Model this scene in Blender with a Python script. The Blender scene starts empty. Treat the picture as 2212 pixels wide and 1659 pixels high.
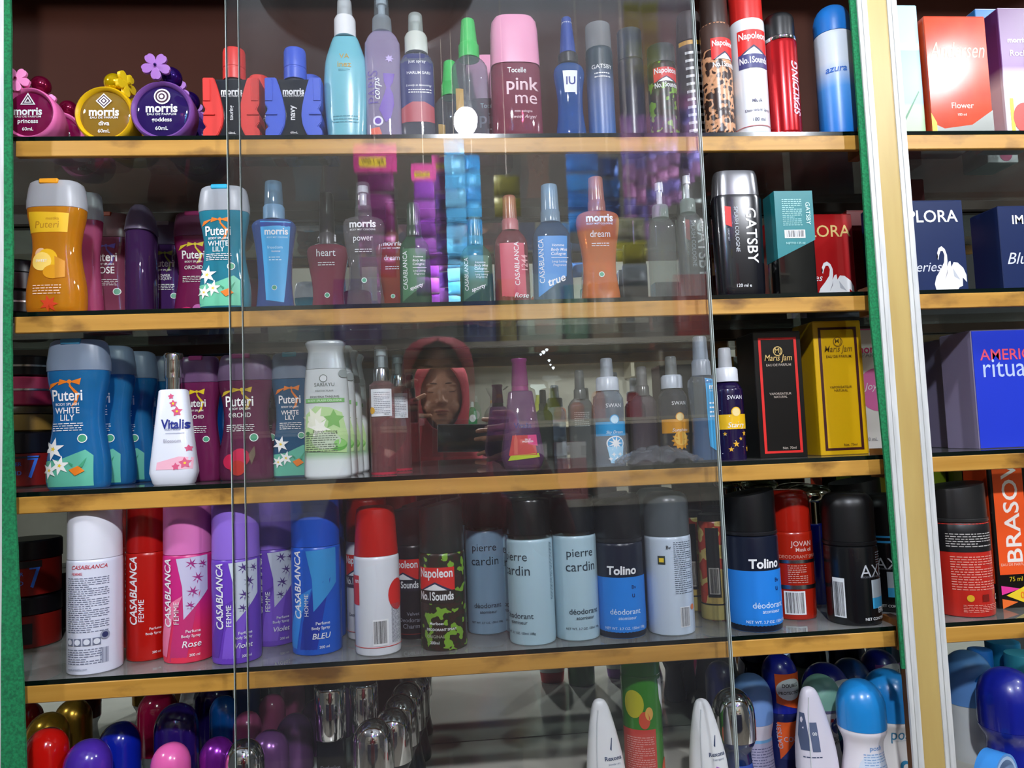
import bpy, bmesh, math, random
from mathutils import Vector, Matrix
RND = random.Random(7)
SC = bpy.context.scene
COL = SC.collection
# ------------------------------------------------------------------ camera
CAM = Vector((.4519, -.8401, 1.35)); YAW, PIT, ROL, FP = .0831, .0695, -.0398, 1618.3
FW = Vector((math.sin(YAW)*math.cos(PIT), math.cos(YAW)*math.cos(PIT), math.sin(PIT)))
_r0 = Vector((math.cos(YAW), -math.sin(YAW), 0)); _u0 = _r0.cross(FW)
RT = _r0*math.cos(ROL) + _u0*math.sin(ROL); UP = _u0*math.cos(ROL) - _r0*math.sin(ROL)
cam = bpy.data.cameras.new('camera'); cam.sensor_width = 36; cam.lens = FP/2212*36; cam.clip_start = .01
camo = bpy.data.objects.new('camera', cam); COL.objects.link(camo)
M = Matrix.Identity(4)
for i in range(3):
    M[i][0], M[i][1], M[i][2], M[i][3] = RT[i], UP[i], -FW[i], CAM[i]
camo.matrix_world = M
SC.camera = camo
# ------------------------------------------------------------------ world and exposure
w = bpy.data.worlds.new('world'); SC.world = w; w.use_nodes = True
w.node_tree.nodes['Background'].inputs[0].default_value = (.80, .84, .90, 1)
w.node_tree.nodes['Background'].inputs[1].default_value = .06
vs = SC.view_settings
vs.view_transform = 'Standard'; vs.look = 'None'; vs.gamma = 1; vs.use_curve_mapping = False
vs.exposure = 0.28
SC.cycles.transparent_max_bounces = 32
SC.cycles.max_bounces = 10
SC.cycles.caustics_reflective = False
SC.cycles.caustics_refractive = False
BULBS = [  # place, strength: hanging bulbs, the last one added to brighten shelves and sachets
    ((.525, -1.33, 2.28), 1500), ((-.75, -.62, 2.22), 640), ((1.75, -.50, 2.16), 330), ((1.29, -.27, 1.93), 55), ((1.55, -1.42, 2.34), 900)]

def ray(px, py): return FW + RT*((px-1106)/FP) + UP*((829.5-py)/FP)
def at(px, py, y):
    d = ray(px, py); return CAM + d*((y-CAM.y)/d.y)
def proj(P):
    d = Vector(P)-CAM; z = d.dot(FW); return 1106+FP*d.dot(RT)/z, 829.5-FP*d.dot(UP)/z
YG, YM = -.012, .28                 # door glass and back mirror planes
def seen_in(plane, px, py, y):      # where a thing at depth y stands when its image shows at px, py in that plane
    p = at(px, py, 2*plane-y); return Vector((p.x, y, p.z))
# ------------------------------------------------------------------ materials
MATS = {}
def lin(h):
    h = h.lstrip('#'); v = [int(h[i:i+2], 16)/255 for i in (0, 2, 4)]
    return tuple(x/12.92 if x <= .04045 else ((x+.055)/1.055)**2.4 for x in v) + (1,)
def newmat(key):
    m = bpy.data.materials.new(key); m.use_nodes = True; MATS[key] = m
    nt = m.node_tree; return m, nt, nt.nodes, nt.links
def pl(h, rough=.35, metal=0, coat=0):
    k = f'paint_{h}_{rough}_{metal}_{coat}'
    if k in MATS: return MATS[k]
    m, nt, N, L = newmat(k); b = N['Principled BSDF']
    b.inputs['Base Color'].default_value = lin(h); b.inputs['Roughness'].default_value = rough
    b.inputs['Metallic'].default_value = metal; b.inputs['Coat Weight'].default_value = coat
    return m
def pr(h): return pl(h, .45)       # print
def fresnel(N, L, ior=1.5):
    g = N.new('ShaderNodeNewGeometry'); mr = N.new('ShaderNodeMapRange'); mr.inputs[3].default_value = ior; mr.inputs[4].default_value = 1/ior
    L.new(g.outputs['Backfacing'], mr.inputs[0]); fr = N.new('ShaderNodeFresnel'); L.new(mr.outputs[0], fr.inputs[0]); return fr
def tint(h, dens=.3, rough=.03, spec=1.0):
    k = f'tint_{h}_{dens}_{rough}'
    if k in MATS: return MATS[k]
    m, nt, N, L = newmat(k); N.remove(N['Principled BSDF']); out = N['Material Output']
    tr = N.new('ShaderNodeBsdfTransparent'); tr.inputs[0].default_value = tuple(x**.55 for x in lin(h))
    dens = min(.92, dens*1.35) if dens > .2 else dens; cc = tuple(x**.78 for x in lin(h))
    df = N.new('ShaderNodeBsdfDiffuse'); df.inputs[0].default_value = cc
    tl = N.new('ShaderNodeBsdfTranslucent'); tl.inputs[0].default_value = cc
    a = N.new('ShaderNodeMixShader'); a.inputs[0].default_value = .5
    L.new(df.outputs[0], a.inputs[1]); L.new(tl.outputs[0], a.inputs[2])
    b = N.new('ShaderNodeMixShader'); b.inputs[0].default_value = dens
    L.new(tr.outputs[0], b.inputs[1]); L.new(a.outputs[0], b.inputs[2])
    gl = N.new('ShaderNodeBsdfGlossy'); gl.inputs['Roughness'].default_value = rough
    fr = fresnel(N, L)
    c = N.new('ShaderNodeMixShader'); L.new(fr.outputs[0], c.inputs[0]); L.new(b.outputs[0], c.inputs[1]); L.new(gl.outputs[0], c.inputs[2])
    L.new(c.outputs[0], out.inputs[0]); return m
def tex(N, L, kind, scale, detail=4, coord='Object', stretch=None):
    tc = N.new('ShaderNodeTexCoord'); mp = N.new('ShaderNodeMapping')
    if stretch: mp.inputs['Scale'].default_value = stretch
    t = N.new(kind); t.inputs['Scale'].default_value = scale
    if 'Detail' in t.inputs: t.inputs['Detail'].default_value = detail
    L.new(tc.outputs[coord], mp.inputs[0]); L.new(mp.outputs[0], t.inputs['Vector']); return t
def ramp(N, L, src, stops, const=False):
    r = N.new('ShaderNodeValToRGB'); L.new(src, r.inputs[0]); e = r.color_ramp.elements
    if const: r.color_ramp.interpolation = 'CONSTANT'
    e[0].position, e[0].color = stops[0][0], lin(stops[0][1]); e[1].position, e[1].color = stops[1][0], lin(stops[1][1])
    for p, h in stops[2:]:
        n = e.new(p); n.color = lin(h)
    return r
def noise_mat(k, stops, scale, rough=.4, const=False, metal=0, stretch=None, bump=0, detail=4):
    if k in MATS: return MATS[k]
    m, nt, N, L = newmat(k); b = N['Principled BSDF']; b.inputs['Roughness'].default_value = rough; b.inputs['Metallic'].default_value = metal
    t = tex(N, L, 'ShaderNodeTexNoise', scale, detail, stretch=stretch); r = ramp(N, L, t.outputs[0], stops, const)
    L.new(r.outputs[0], b.inputs['Base Color'])
    if bump:
        bp = N.new('ShaderNodeBump'); bp.inputs[0].default_value = bump; L.new(t.outputs[0], bp.inputs['Height']); L.new(bp.outputs[0], b.inputs['Normal'])
    return m
def grad(k, stops, rough=.35):
    if k in MATS: return MATS[k]
    m, nt, N, L = newmat(k); b = N['Principled BSDF']; b.inputs['Roughness'].default_value = rough
    tc = N.new('ShaderNodeTexCoord'); sp = N.new('ShaderNodeSeparateXYZ'); L.new(tc.outputs['Generated'], sp.inputs[0])
    r = ramp(N, L, sp.outputs['Z'], stops); L.new(r.outputs[0], b.inputs['Base Color']); return m
def wood():
    if 'pine' in MATS: return MATS['pine']
    m, nt, N, L = newmat('pine'); b = N['Principled BSDF']; b.inputs['Roughness'].default_value = .42
    t = tex(N, L, 'ShaderNodeTexNoise', 9, 5, stretch=(.35, 8, 8)); r = ramp(N, L, t.outputs[0], [(.3, '#ab7a2c'), (.7, '#cf9c48')])
    s = tex(N, L, 'ShaderNodeTexNoise', 17, 6, stretch=(.7, 1.5, 1.5)); r2 = ramp(N, L, s.outputs[0], [(.52, '#ffffff'), (.66, '#5a3312')])
    mx = N.new('ShaderNodeMix'); mx.data_type = 'RGBA'; mx.blend_type = 'MULTIPLY'; mx.inputs[0].default_value = .75
    L.new(r.outputs[0], mx.inputs[6]); L.new(r2.outputs[0], mx.inputs[7]); L.new(mx.outputs[2], b.inputs['Base Color'])
    return m
def pane_mat(k, col, dust_haze, edge=False, ior=1.5):
    if k in MATS: return MATS[k]
    m, nt, N, L = newmat(k); N.remove(N['Principled BSDF']); out = N['Material Output']
    tr = N.new('ShaderNodeBsdfTransparent'); tr.inputs[0].default_value = lin(col)
    df = N.new('ShaderNodeBsdfDiffuse'); df.inputs[0].default_value = (.6, .6, .58, 1)  # pale film: dust, plus reflected haze on the door painted into the colour
    t = tex(N, L, 'ShaderNodeTexNoise', 6, 6, stretch=(3, 1, .8)); mr = N.new('ShaderNodeMapRange')
    mr.inputs[1].default_value = .3; mr.inputs[2].default_value = .8; mr.inputs[3].default_value = dust_haze*.35; mr.inputs[4].default_value = dust_haze*1.6
    L.new(t.outputs[0], mr.inputs[0])
    b = N.new('ShaderNodeMixShader'); L.new(mr.outputs[0], b.inputs[0]); L.new(tr.outputs[0], b.inputs[1]); L.new(df.outputs[0], b.inputs[2])
    gl = N.new('ShaderNodeBsdfGlossy'); gl.inputs['Roughness'].default_value = 0.0
    fr = fresnel(N, L, ior)
    c = N.new('ShaderNodeMixShader'); L.new(fr.outputs[0], c.inputs[0]); L.new(b.outputs[0], c.inputs[1]); L.new(gl.outputs[0], c.inputs[2])
    L.new(c.outputs[0], out.inputs[0]); return m
def emit(k, h, s):
    m, nt, N, L = newmat(k); b = N['Principled BSDF']; b.inputs['Base Color'].default_value = lin(h)
    b.inputs['Emission Color'].default_value = lin(h); b.inputs['Emission Strength'].default_value = s; return m
CHROME = pl('#e8e8e8', .06, 1); SILVER = pl('#c8c8c8', .25, 1); GOLD = pl('#d9b93c', .12, 1); BLACK = pl('#0c0c0e', .35); WHITE = pl('#eceef0', .3)
CLEAR = tint('#eef1f2', .04); FROST = tint('#d9dee6', .55, .35)
# ------------------------------------------------------------------ objects
def mk(name, data, mat, parent=None, smooth=True, ang=38, loc=None):
    me = bpy.data.meshes.new(name)
    if isinstance(data, bmesh.types.BMesh): data.to_mesh(me); data.free()
    else: me.from_pydata(data[0], [], data[1])
    me.materials.append(mat)
    if smooth and len(me.polygons):
        me.shade_smooth(); me.set_sharp_from_angle(angle=math.radians(ang))
    o = bpy.data.objects.new(name, me); COL.objects.link(o)
    if parent: o.parent = parent
    if loc is not None: o.location = loc
    return o
def tag(o, label, cat=None, group=None, kind=None):
    if label: o['label'] = label
    if cat: o['category'] = cat
    if group: o['group'] = group
    if kind: o['kind'] = kind
    return o
def thing(name, label, cat, loc=(0, 0, 0), rz=0, group=None):
    o = bpy.data.objects.new(name, None); o.empty_display_size = .02; COL.objects.link(o)
    o.location = loc; o.rotation_euler.z = rz; return tag(o, label, cat, group)
def dup(o, loc=None, label=None, parent=None, rz=None):
    c = o.copy(); COL.objects.link(c); c.parent = parent
    if loc is not None: c.location = loc
    if rz is not None: c.rotation_euler.z = rz
    if label: c['label'] = label
    for ch in list(o.children): dup(ch, parent=c)
    return c
def merge(*ds):
    V, F = [], []
    for v, f in ds:
        k = len(V); V += [tuple(p) for p in v]; F += [[i+k for i in q] for q in f]
    return V, F
def boxd(x0, y0, z0, x1, y1, z1):
    return ([(x0, y0, z0), (x1, y0, z0), (x1, y1, z0), (x0, y1, z0), (x0, y0, z1), (x1, y0, z1), (x1, y1, z1), (x0, y1, z1)],
            [(3, 2, 1, 0), (4, 5, 6, 7), (0, 1, 5, 4), (1, 2, 6, 5), (2, 3, 7, 6), (3, 0, 4, 7)])
def bevbox(x0, y0, z0, x1, y1, z1, b=.002, seg=2):
    v, f = boxd(x0, y0, z0, x1, y1, z1); bm = bmesh.new(); vs_ = [bm.verts.new(p) for p in v]
    for q in f: bm.faces.new([vs_[i] for i in q])
    bmesh.ops.bevel(bm, geom=bm.edges[:], offset=b, segments=seg, profile=.7, affect='EDGES'); return bm
def tube(pts, rad, seg=10, caps=True):
    pts = [Vector(p) for p in pts]; n = len(pts); rs = rad if isinstance(rad, (list, tuple)) else [rad]*n
    V, F = [], []
    for i, p in enumerate(pts):
        d = (pts[min(i+1, n-1)]-pts[max(i-1, 0)]).normalized(); u = d.orthogonal().normalized() if i == 0 else (pu - d*pu.dot(d)).normalized()
        pu = u; v = d.cross(u)
        for k in range(seg):
            a = 2*math.pi*k/seg; V.append(tuple(p+(u*math.cos(a)+v*math.sin(a))*rs[i]))
    for i in range(n-1):
        for k in range(seg):
            F.append((i*seg+k, i*seg+(k+1) % seg, (i+1)*seg+(k+1) % seg, (i+1)*seg+k))
    if caps: F.append(tuple(range(seg))[::-1]); F.append(tuple((n-1)*seg+k for k in range(seg)))
    return V, F
def ball(c, r, seg=24, rings=14, sq=(1, 1, 1)):
    V, F = [], []
    for i in range(rings+1):
        t = math.pi*i/rings
        for k in range(seg):
            a = 2*math.pi*k/seg; V.append((c[0]+r*sq[0]*math.sin(t)*math.cos(a), c[1]+r*sq[1]*math.sin(t)*math.sin(a), c[2]-r*sq[2]*math.cos(t)))
    for i in range(rings):
        for k in range(seg):
            F.append((i*seg+k, i*seg+(k+1) % seg, (i+1)*seg+(k+1) % seg, (i+1)*seg+k))
    bm = bmesh.new(); vv = [bm.verts.new(p) for p in V]
    for q in F: bm.faces.new([vv[j] for j in q])
    bmesh.ops.remove_doubles(bm, verts=bm.verts, dist=1e-6); me = bpy.data.meshes.new('t'); bm.to_mesh(me); bm.free()
    out = [tuple(v.co) for v in me.vertices], [tuple(p.vertices) for p in me.polygons]; bpy.data.meshes.remove(me); return out
class Loft:                         # a body of stacked superellipse rings: profile = (z, half width, half depth)
    def __init__(s, prof, n=2.0, seg=44, smooth=0):
        s.n = n; s.seg = seg
        if smooth:
            P = prof; out = []
            for i in range(len(P)-1):
                p0, p1, p2, p3 = P[max(i-1, 0)], P[i], P[i+1], P[min(i+2, len(P)-1)]
                for k in range(smooth):
                    t = k/smooth
                    out.append(tuple(.5*(2*p1[j]+(p2[j]-p0[j])*t+(2*p0[j]-5*p1[j]+4*p2[j]-p3[j])*t*t+(3*p1[j]-p0[j]-3*p2[j]+p3[j])*t**3) for j in range(3)))
            prof = out+[P[-1]]
        s.prof = prof
    def ab(s, z):
        P = s.prof
        for i in range(len(P)-1):
            if P[i][0] <= z <= P[i+1][0] and P[i+1][0] > P[i][0]:
                t = (z-P[i][0])/(P[i+1][0]-P[i][0]); return P[i][1]+(P[i+1][1]-P[i][1])*t, P[i][2]+(P[i+1][2]-P[i][2])*t
        q = P[0] if z < P[0][0] else P[-1]; return q[1], q[2]
    def data(s, cap0=True, cap1=True):
        V, F = [], []; g = s.seg; e = 2/s.n
        for z, a, b in s.prof:
            for k in range(g):
                t = 2*math.pi*(k+.5)/g; cx, sx = math.cos(t), math.sin(t)
                V.append((a*math.copysign(abs(cx)**e, cx), b*math.copysign(abs(sx)**e, sx), z))
        for i in range(len(s.prof)-1):
            for k in range(g):
                F.append((i*g+k, i*g+(k+1) % g, (i+1)*g+(k+1) % g, (i+1)*g+k))
        if cap0: F.append(tuple(range(g))[::-1])
        if cap1: F.append(tuple((len(s.prof)-1)*g+k for k in range(g)))
        return V, F
    def front(s, u, z, off):
        a, b = s.ab(z)
        if s.n == 2:
            t = max(-2.6, min(2.6, u/max(a, 1e-5))); x, y = a*math.sin(t), -b*math.cos(t); l = math.hypot(x/a, y/a) or 1
            return (x+off*math.sin(t), y-off*math.cos(t), z)
        x = max(-.985*a, min(.985*a, u)); y = -b*(1-abs(x/a)**s.n)**(1/s.n)
        gx, gy = abs(x/a)**(s.n-1)/a*math.copysign(1, x), -abs(y/b)**(s.n-1)/b; l = math.hypot(gx, gy) or 1
        return (x+off*gx/l, y+off*gy/l, z)
    flat = False
class Flat:                         # a flat front face at local y = -b
    flat = True
    def __init__(s, b=0, fn=None): s.b = b; s.fn = fn
    def front(s, u, z, off):
        return s.fn(u, z, off) if s.fn else (u, s.b-off, z)
# ------------------------------------------------------------------ print: lettering and shapes laid on a surface
TXT = {}
def flat_text(t, bold, shear):
    k = (t, bold, shear)
    if k not in TXT:
        cu = bpy.data.curves.new('t', 'FONT'); cu.body = t; cu.size = 1; cu.offset = bold*.6; cu.shear = shear; cu.resolution_u = 3; cu.space_line = .8
        cu.align_x = 'CENTER'; ob = bpy.data.objects.new('t', cu); me = ob.to_mesh()
        V = [(v.co.x, v.co.y) for v in me.vertices]; F = [tuple(p.vertices) for p in me.polygons]
        ob.to_mesh_clear(); bpy.data.objects.remove(ob); bpy.data.curves.remove(cu)
        if V:
            x0, x1 = min(v[0] for v in V), max(v[0] for v in V); y0, y1 = min(v[1] for v in V), max(v[1] for v in V)
            V = [(x-(x0+x1)/2, y-(y0+y1)/2) for x, y in V]; TXT[k] = (V, F, x1-x0, y1-y0)
        else: TXT[k] = ([], [], 1, 1)
    return TXT[k]
def T(t, s, z, w, m, rot=0, bold=.012, shear=0, ys=1.0): return ('T', t, s, z, w, m, rot, bold, shear, ys)
def P(pts, m): return ('P', pts, m)
def Q(s0, z0, s1, z1, m): return ('P', [(s0, z0), (s1, z0), (s1, z1), (s0, z1)], m)
def O(s, z, r, m, asp=1.0, n=20): return ('O', s, z, r, m, asp, n)
def star(s, z, r, m, n=6, inner=.35, ph=0): return ('S', s, z, r, m, n, inner, ph)
def lines(s0, z0, s1, z1, n, m, seed=1): return ('L', s0, z0, s1, z1, n, m, seed)
def bars(s0, z0, s1, z1, n, m): return ('B', s0, z0, s1, z1, n, m)
def deco(t, surf, W, H, items, base=.0004):
    groups = {}
    for order, it in enumerate(items):
        k = it[0]; polys = []; V = []; F = []
        if k == 'T':
            _, tx, s, z, w, m, rot, bold, shear, ys = it; v, f, tw, th = flat_text(tx, bold, shear)
            sc = w*(H if abs(rot) == 90 else W)/max(tw, 1e-6); a = math.radians(rot); ca, sa = math.cos(a), math.sin(a)
            V = [((x*ca-y*ys*sa)*sc+s*W, (x*sa+y*ys*ca)*sc+z*H) for x, y in v]; F = [tuple(q) for q in f]; nm = 'lettering'
        else:
            nm = 'printed_shape'
            if k == 'P': m = it[2]; V = [(a*W, b*H) for a, b in it[1]]; F = [tuple(range(len(V)))]
            elif k == 'O':
                _, s, z, r, m, asp, n = it; V = [(s*W+r*W*math.cos(2*math.pi*i/n), z*H+r*W*asp*math.sin(2*math.pi*i/n)) for i in range(n)]; F = [tuple(range(n))]
            elif k == 'S':
                _, s, z, r, m, n, inner, ph = it
                V = [(s*W, z*H)]+[(s*W+r*W*(1 if i % 2 == 0 else inner)*math.cos(ph+math.pi*i/n), z*H+r*W*(1 if i % 2 == 0 else inner)*math.sin(ph+math.pi*i/n)) for i in range(2*n)]
                F = [(0, 1+i, 1+(i+1) % (2*n)) for i in range(2*n)]
            elif k == 'L':
                _, s0, z0, s1, z1, n, m, seed = it; rr = random.Random(seed); nm = 'small_print'; hh = (z1-z0)/n
                for i in range(n):
                    x = s0; zz = z1-(i+.75)*hh; end = s1 if i % 5 != 4 else s0+(s1-s0)*.6
                    while x < end-.02:
                        l = min(rr.uniform(.03, .10), end-x); q = len(V)
                        V += [(x*W, zz*H), ((x+l)*W, zz*H), ((x+l)*W, (zz+hh*.34)*H), (x*W, (zz+hh*.34)*H)]; F.append((q, q+1, q+2, q+3)); x += l+.018
            elif k == 'B':
                _, s0, z0, s1, z1, n, m = it; rr = random.Random(n); nm = 'barcode_bars'
                for i in range(n):
                    a = s0+(s1-s0)*i/n; l = (s1-s0)/n*rr.choice((.3, .5, .7)); q = len(V)
                    V += [(a*W, z0*H), ((a+l)*W, z0*H), ((a+l)*W, z1*H), (a*W, z1*H)]; F.append((q, q+1, q+2, q+3))
        if not V: continue
        bm = bmesh.new(); vv = [bm.verts.new((x, y, 0)) for x, y in V]
        for q in F:
            try: bm.faces.new([vv[i] for i in q])
            except ValueError: pass
        if not surf.flat:
            for ax, step in ((0, .0045), (1, .009)):
                lo, hi = min(p[ax] for p in V), max(p[ax] for p in V); c = math.floor(lo/step)*step+step
                while c < hi:
                    no = (1, 0, 0) if ax == 0 else (0, 1, 0)
                    bmesh.ops.bisect_plane(bm, geom=bm.verts[:]+bm.edges[:]+bm.faces[:], plane_co=(c*no[0], c*no[1], 0), plane_no=no); c += step
        off = base+order*.00006
        for v in bm.verts: v.co = surf.front(v.co.x, v.co.y, off)
        big = nm == 'printed_shape' and k != 'L' and min(max(p[a] for p in V)-min(p[a] for p in V) for a in (0, 1)) > .007
        groups.setdefault((nm, m.name, order if big else -1), (m, []))[1].append(bm)
    for (nm, _, _), (m, bms) in groups.items():
        me = bpy.data.meshes.new(nm); full = bmesh.new()
        for bm in bms:
            tmp = bpy.data.meshes.new('t'); bm.to_mesh(tmp); bm.free(); full.from_mesh(tmp); bpy.data.meshes.remove(tmp)
        o = mk(nm, full, m, t, smooth=not surf.flat, ang=60)
# ------------------------------------------------------------------ placing by shelf
RAIL = [1.6941, 1.4994, 1.3061, 1.1099]; RT_H = .0178; GL = .005
SZ = [z+GL for z in RAIL]+[.912]
def item(name, label, cat, xl, xr, yt, sh, y, group=None, rz=0):
    if sh < 3 and y < .065: y *= .45
    z0 = SZ[sh-1]; xm = (xl+xr)/2; ym = yt+100
    for _ in range(4):
        X = at(xm, ym, y).x; yb = proj((X, y, z0))[1]; ym = (yt+yb)/2
    W = at(xr, ym, y).x-at(xl, ym, y).x
    lo, hi = z0, z0+.5
    for _ in range(30):
        mid = (lo+hi)/2
        if proj((X, y, mid))[1] > yt: lo = mid
        else: hi = mid
    return thing(name, label, cat, (X, y, z0), rz, group), W, lo-z0
# ------------------------------------------------------------------ the shop room
plaster = noise_mat('plaster', [(.3, '#a3a092'), (.7, '#b8b5a7')], 3, .8)
wallc = noise_mat('ceiling_paint', [(.3, '#8a8f97'), (.7, '#9ea3aa')], 2, .8)
tilef = noise_mat('floor_tile', [(.3, '#7a7266'), (.7, '#8e867a')], 5, .25)
tag(mk('floor', boxd(-2.2, -3.0, -.05, 3.2, 1.0, 0), tilef, smooth=False), 'beige tiled shop floor', kind='structure')
tag(mk('ceiling', boxd(-2.2, -3.0, 2.9, 3.2, 1.0, 2.95), wallc, smooth=False), 'pale grey shop ceiling', kind='structure')
tag(mk('wall_back', boxd(-2.2, -3.05, 0, 3.2, -3.0, 2.9), plaster, smooth=False), 'plain off-white shop wall behind the viewer', kind='structure')
tag(mk('wall_front', boxd(-2.2, .32, 0, 3.2, .37, 2.9), plaster, smooth=False), 'plain wall behind the display cabinet', kind='structure')
# ------------------------------------------------------------------ lamps
for i, (loc, st) in enumerate(BULBS):
    lab = ['round white light bulb hanging in the middle of the shop', 'round white light bulb hanging left of the cabinet',
           'round white light bulb hanging far right of the cabinet', 'small white light bulb hanging close to the silver post', 'round white light bulb farthest back in the shop'][i]
    t = thing('light_bulb', lab, 'light bulb', loc, group='bulbs hanging from the shop ceiling')
    r = .034
    mk('bulb_globe', ball((0, 0, 0), r), emit(f'bulb_glow_{i}', '#f4f8ff', st), t)
    mk('bulb_base', Loft([(r*.8, .022, .022), (r*.8+.03, .018, .018), (r*.8+.034, .014, .014), (r*.8+.05, .014, .014)], seg=20).data(), pl('#e6e6e6', .4), t)
    mk('cord', tube([(0, 0, r*.8+.05), (0, 0, 2.9-loc[2])], .003, 6), pl('#dddddd', .5), t)
# ------------------------------------------------------------------ the display cabinet
CAB = thing('display_cabinet', 'long wooden display cabinet with glass shelves, mirror back and sliding glass doors', 'cabinet', (0, 0, 0))
X0, X1 = -.5, 1.5
WD = wood()
SHG = pane_mat('shelf_glass', '#e6eeea', .28); EDGE = pl('#05100d', .12)
for i, z in enumerate(RAIL):
    for j, (a, b) in enumerate(((X0, -.062), (-.013, .953), (1.003, X1))):
        o = mk('shelf_rail', bevbox(a, 0, z-RT_H, b, .007, z, .0008, 1), WD, CAB, ang=30)
    g = mk('glass_shelf', boxd(X0, .001, z, X1, YM-.003, z+GL), SHG, smooth=False)
    tag(g, ['topmost glass shelf with a dark green front edge', 'second glass shelf from the top', 'third glass shelf from the top', 'lowest glass shelf, carrying tall spray cans'][i], 'glass shelf', 'glass shelves')
    g.data.materials.append(EDGE); g.data.polygons[2].material_index = 1
    mk('rail_block', boxd(.9535, -.001, z-RT_H-.004, .966, .03, z+.012), pl('#7a4c1e', .55), CAB, smooth=False)
    bt = mk('back_batten', boxd(X0, YM-.016, z-.014, X1, YM-.004, z-.0005), pl('#3b2412', .5), CAB, smooth=False)
basem = noise_mat('base_laminate', [(.3, '#bdbaae'), (.7, '#d3d0c4')], 8, .12)
mk('base_board', boxd(X0, -.03, SZ[4]-.03, X1, YM, SZ[4]), basem, CAB, smooth=False)
mk('plinth', boxd(X0, -.01, 0, X1, .01, SZ[4]-.03), pl('#6b4a26', .5), CAB, smooth=False)
mk('shade_top_board', boxd(X0, -.01, 2.06, X1, .30, 2.085), pl('#6b4a26', .5), CAB, smooth=False)  # unseen cabinet top, put in to shade the inside
mk('back_panel', boxd(X0, YM+.001, RAIL[0]+GL, X1, YM+.012, 2.06), noise_mat('brown_panel', [(.3, '#33180f'), (.7, '#3e2016')], 3, .6), CAB, smooth=False)
MATS['brown_panel'].node_tree.nodes['Principled BSDF'].inputs['Specular IOR Level'].default_value = .1
mir = pl('#c9cfcb', .0, 1)
mk('mirror', boxd(X0, YM, SZ[4]+.001, X1, YM+.006, RAIL[0]-.001), mir, CAB, smooth=False)
ALU = noise_mat('aluminium_white', [(.3, '#bdbfbf'), (.7, '#d6d7d5')], 30, .38, stretch=(8, 8, .6)); GP = noise_mat('gold_panel', [(.3, '#b3985a'), (.7, '#c2a968')], 12, .36, stretch=(3, 3, .4))
def post(xa, xb, felt_l, felt_r):
    w_ = xb-xa; yf = -.022
    for a, b in ((xa, xa+w_*.25), (xb-w_*.25, xb)):
        mk('post_channel', bevbox(a, yf, .2, b, yf+.004, 2.06, .0012, 2), ALU, CAB)
        mk('channel_lip', bevbox(a+w_*.10, yf-.0006, .2, a+w_*.11, yf+.001, 2.06, .0001, 1), pl('#a9aaa6', .5), CAB)
    mk('post_panel', boxd(xa+w_*.25, yf+.0015, .2, xb-w_*.25, yf+.005, 2.06), GP, CAB, smooth=False)
    mk('post_timber', boxd(xa+.018, .002, .2, xb-.018, .02, 2.06), pl('#6a431c', .55), CAB, smooth=False)
xa, xb = at(1903, 690, -.022).x, at(1991, 690, -.022).x
post(xa, xb, 0, 0)
xe = at(10, 500, -.022).x
post(xe-(xb-xa), xe, 0, 0)
FELT = noise_mat('green_felt', [(.35, '#0b5f3a'), (.65, '#12804c')], 400, .95, bump=.4)
def felt(pts, y):
    A = []; B = []
    rr = random.Random(3)
    rows = []
    for i in range(len(pts)-1):
        for k in range(6):
            t = k/6; p, q = pts[i], pts[i+1]; rows.append([p[j]+(q[j]-p[j])*t for j in range(3)])
    rows.append(list(pts[-1]))
    V, F = [], []
    for py, xl, xr in rows:
        a, b = at(xl, py, y), at(xr+rr.uniform(-.8, .8), py, y)
        V += [(a.x, y, a.z), (b.x, y, b.z), (b.x, y+.003, b.z), (a.x, y+.003, a.z)]
    n = len(rows)
    for i in range(n-1):
        for k in range(4): F.append((i*4+k, i*4+(k+1) % 4, i*4+4+(k+1) % 4, i*4+4+k))
    F += [(3, 2, 1, 0), (n*4-4, n*4-3, n*4-2, n*4-1)]
    return V, F
mk('felt_strip', felt([(-60, 6, 21), (0, 8, 23), (360, 8, 25), (560, 8, 27), (700, 6, 24), (900, 6, 25), (1060, 4, 31), (1250, 4, 39), (1440, 2, 48), (1750, 2, 58)], -.0235), FELT, CAB, smooth=False)
mk('felt_strip', felt([(-60, 1832, 1849), (0, 1836, 1853), (330, 1860, 1880), (690, 1881, 1908), (1000, 1912, 1932), (1400, 1946, 1962), (1445, 1949, 1966)], -.0195), FELT, CAB, smooth=False)
DG = pane_mat('door_glass', '#ffffff', .008); DE = pl('#b3c0bc', .25)
for (pl_, pr_, y) in ((498, 1543, -.0185), (526, 1547, -.0085)):
    a, b = at(pl_, 830, y).x, at(pr_, 830, y).x
    D_ = thing('sliding_glass_door', 'front pane of the two overlapping glass doors' if y < -.01 else 'rear pane of the two overlapping glass doors', 'glass door', ((a+b)/2, y, .93), group='sliding glass doors')
    hw = (b-a)/2
    mk('pane', boxd(-hw, 0, 0, hw, .005, 1.12), DG, D_, smooth=False)
    for x in (-hw-.0007, hw): mk('pane_edge', boxd(x, 0, 0, x+.0007, .005, 1.12), DE, D_, smooth=False)
    if y < -.01:
        for (px, py, r_) in ((1174, 761, .0022), (1181, 756, .0018), (1168, 766, .0014), (1186, 779, .0016), (1189, 788, .0012), (1195, 795, .0017)):
            p = at(px, py, y); mk('paint_dab', ([(p.x-D_.location.x+r_*math.cos(q*.7)*(1+.3*math.sin(q*2.1)), -.0003, p.z-D_.location.z+r_*math.sin(q*.7)) for q in range(9)], [tuple(range(9))]), pl('#dfe8e8', .5), D_, smooth=False)
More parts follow.
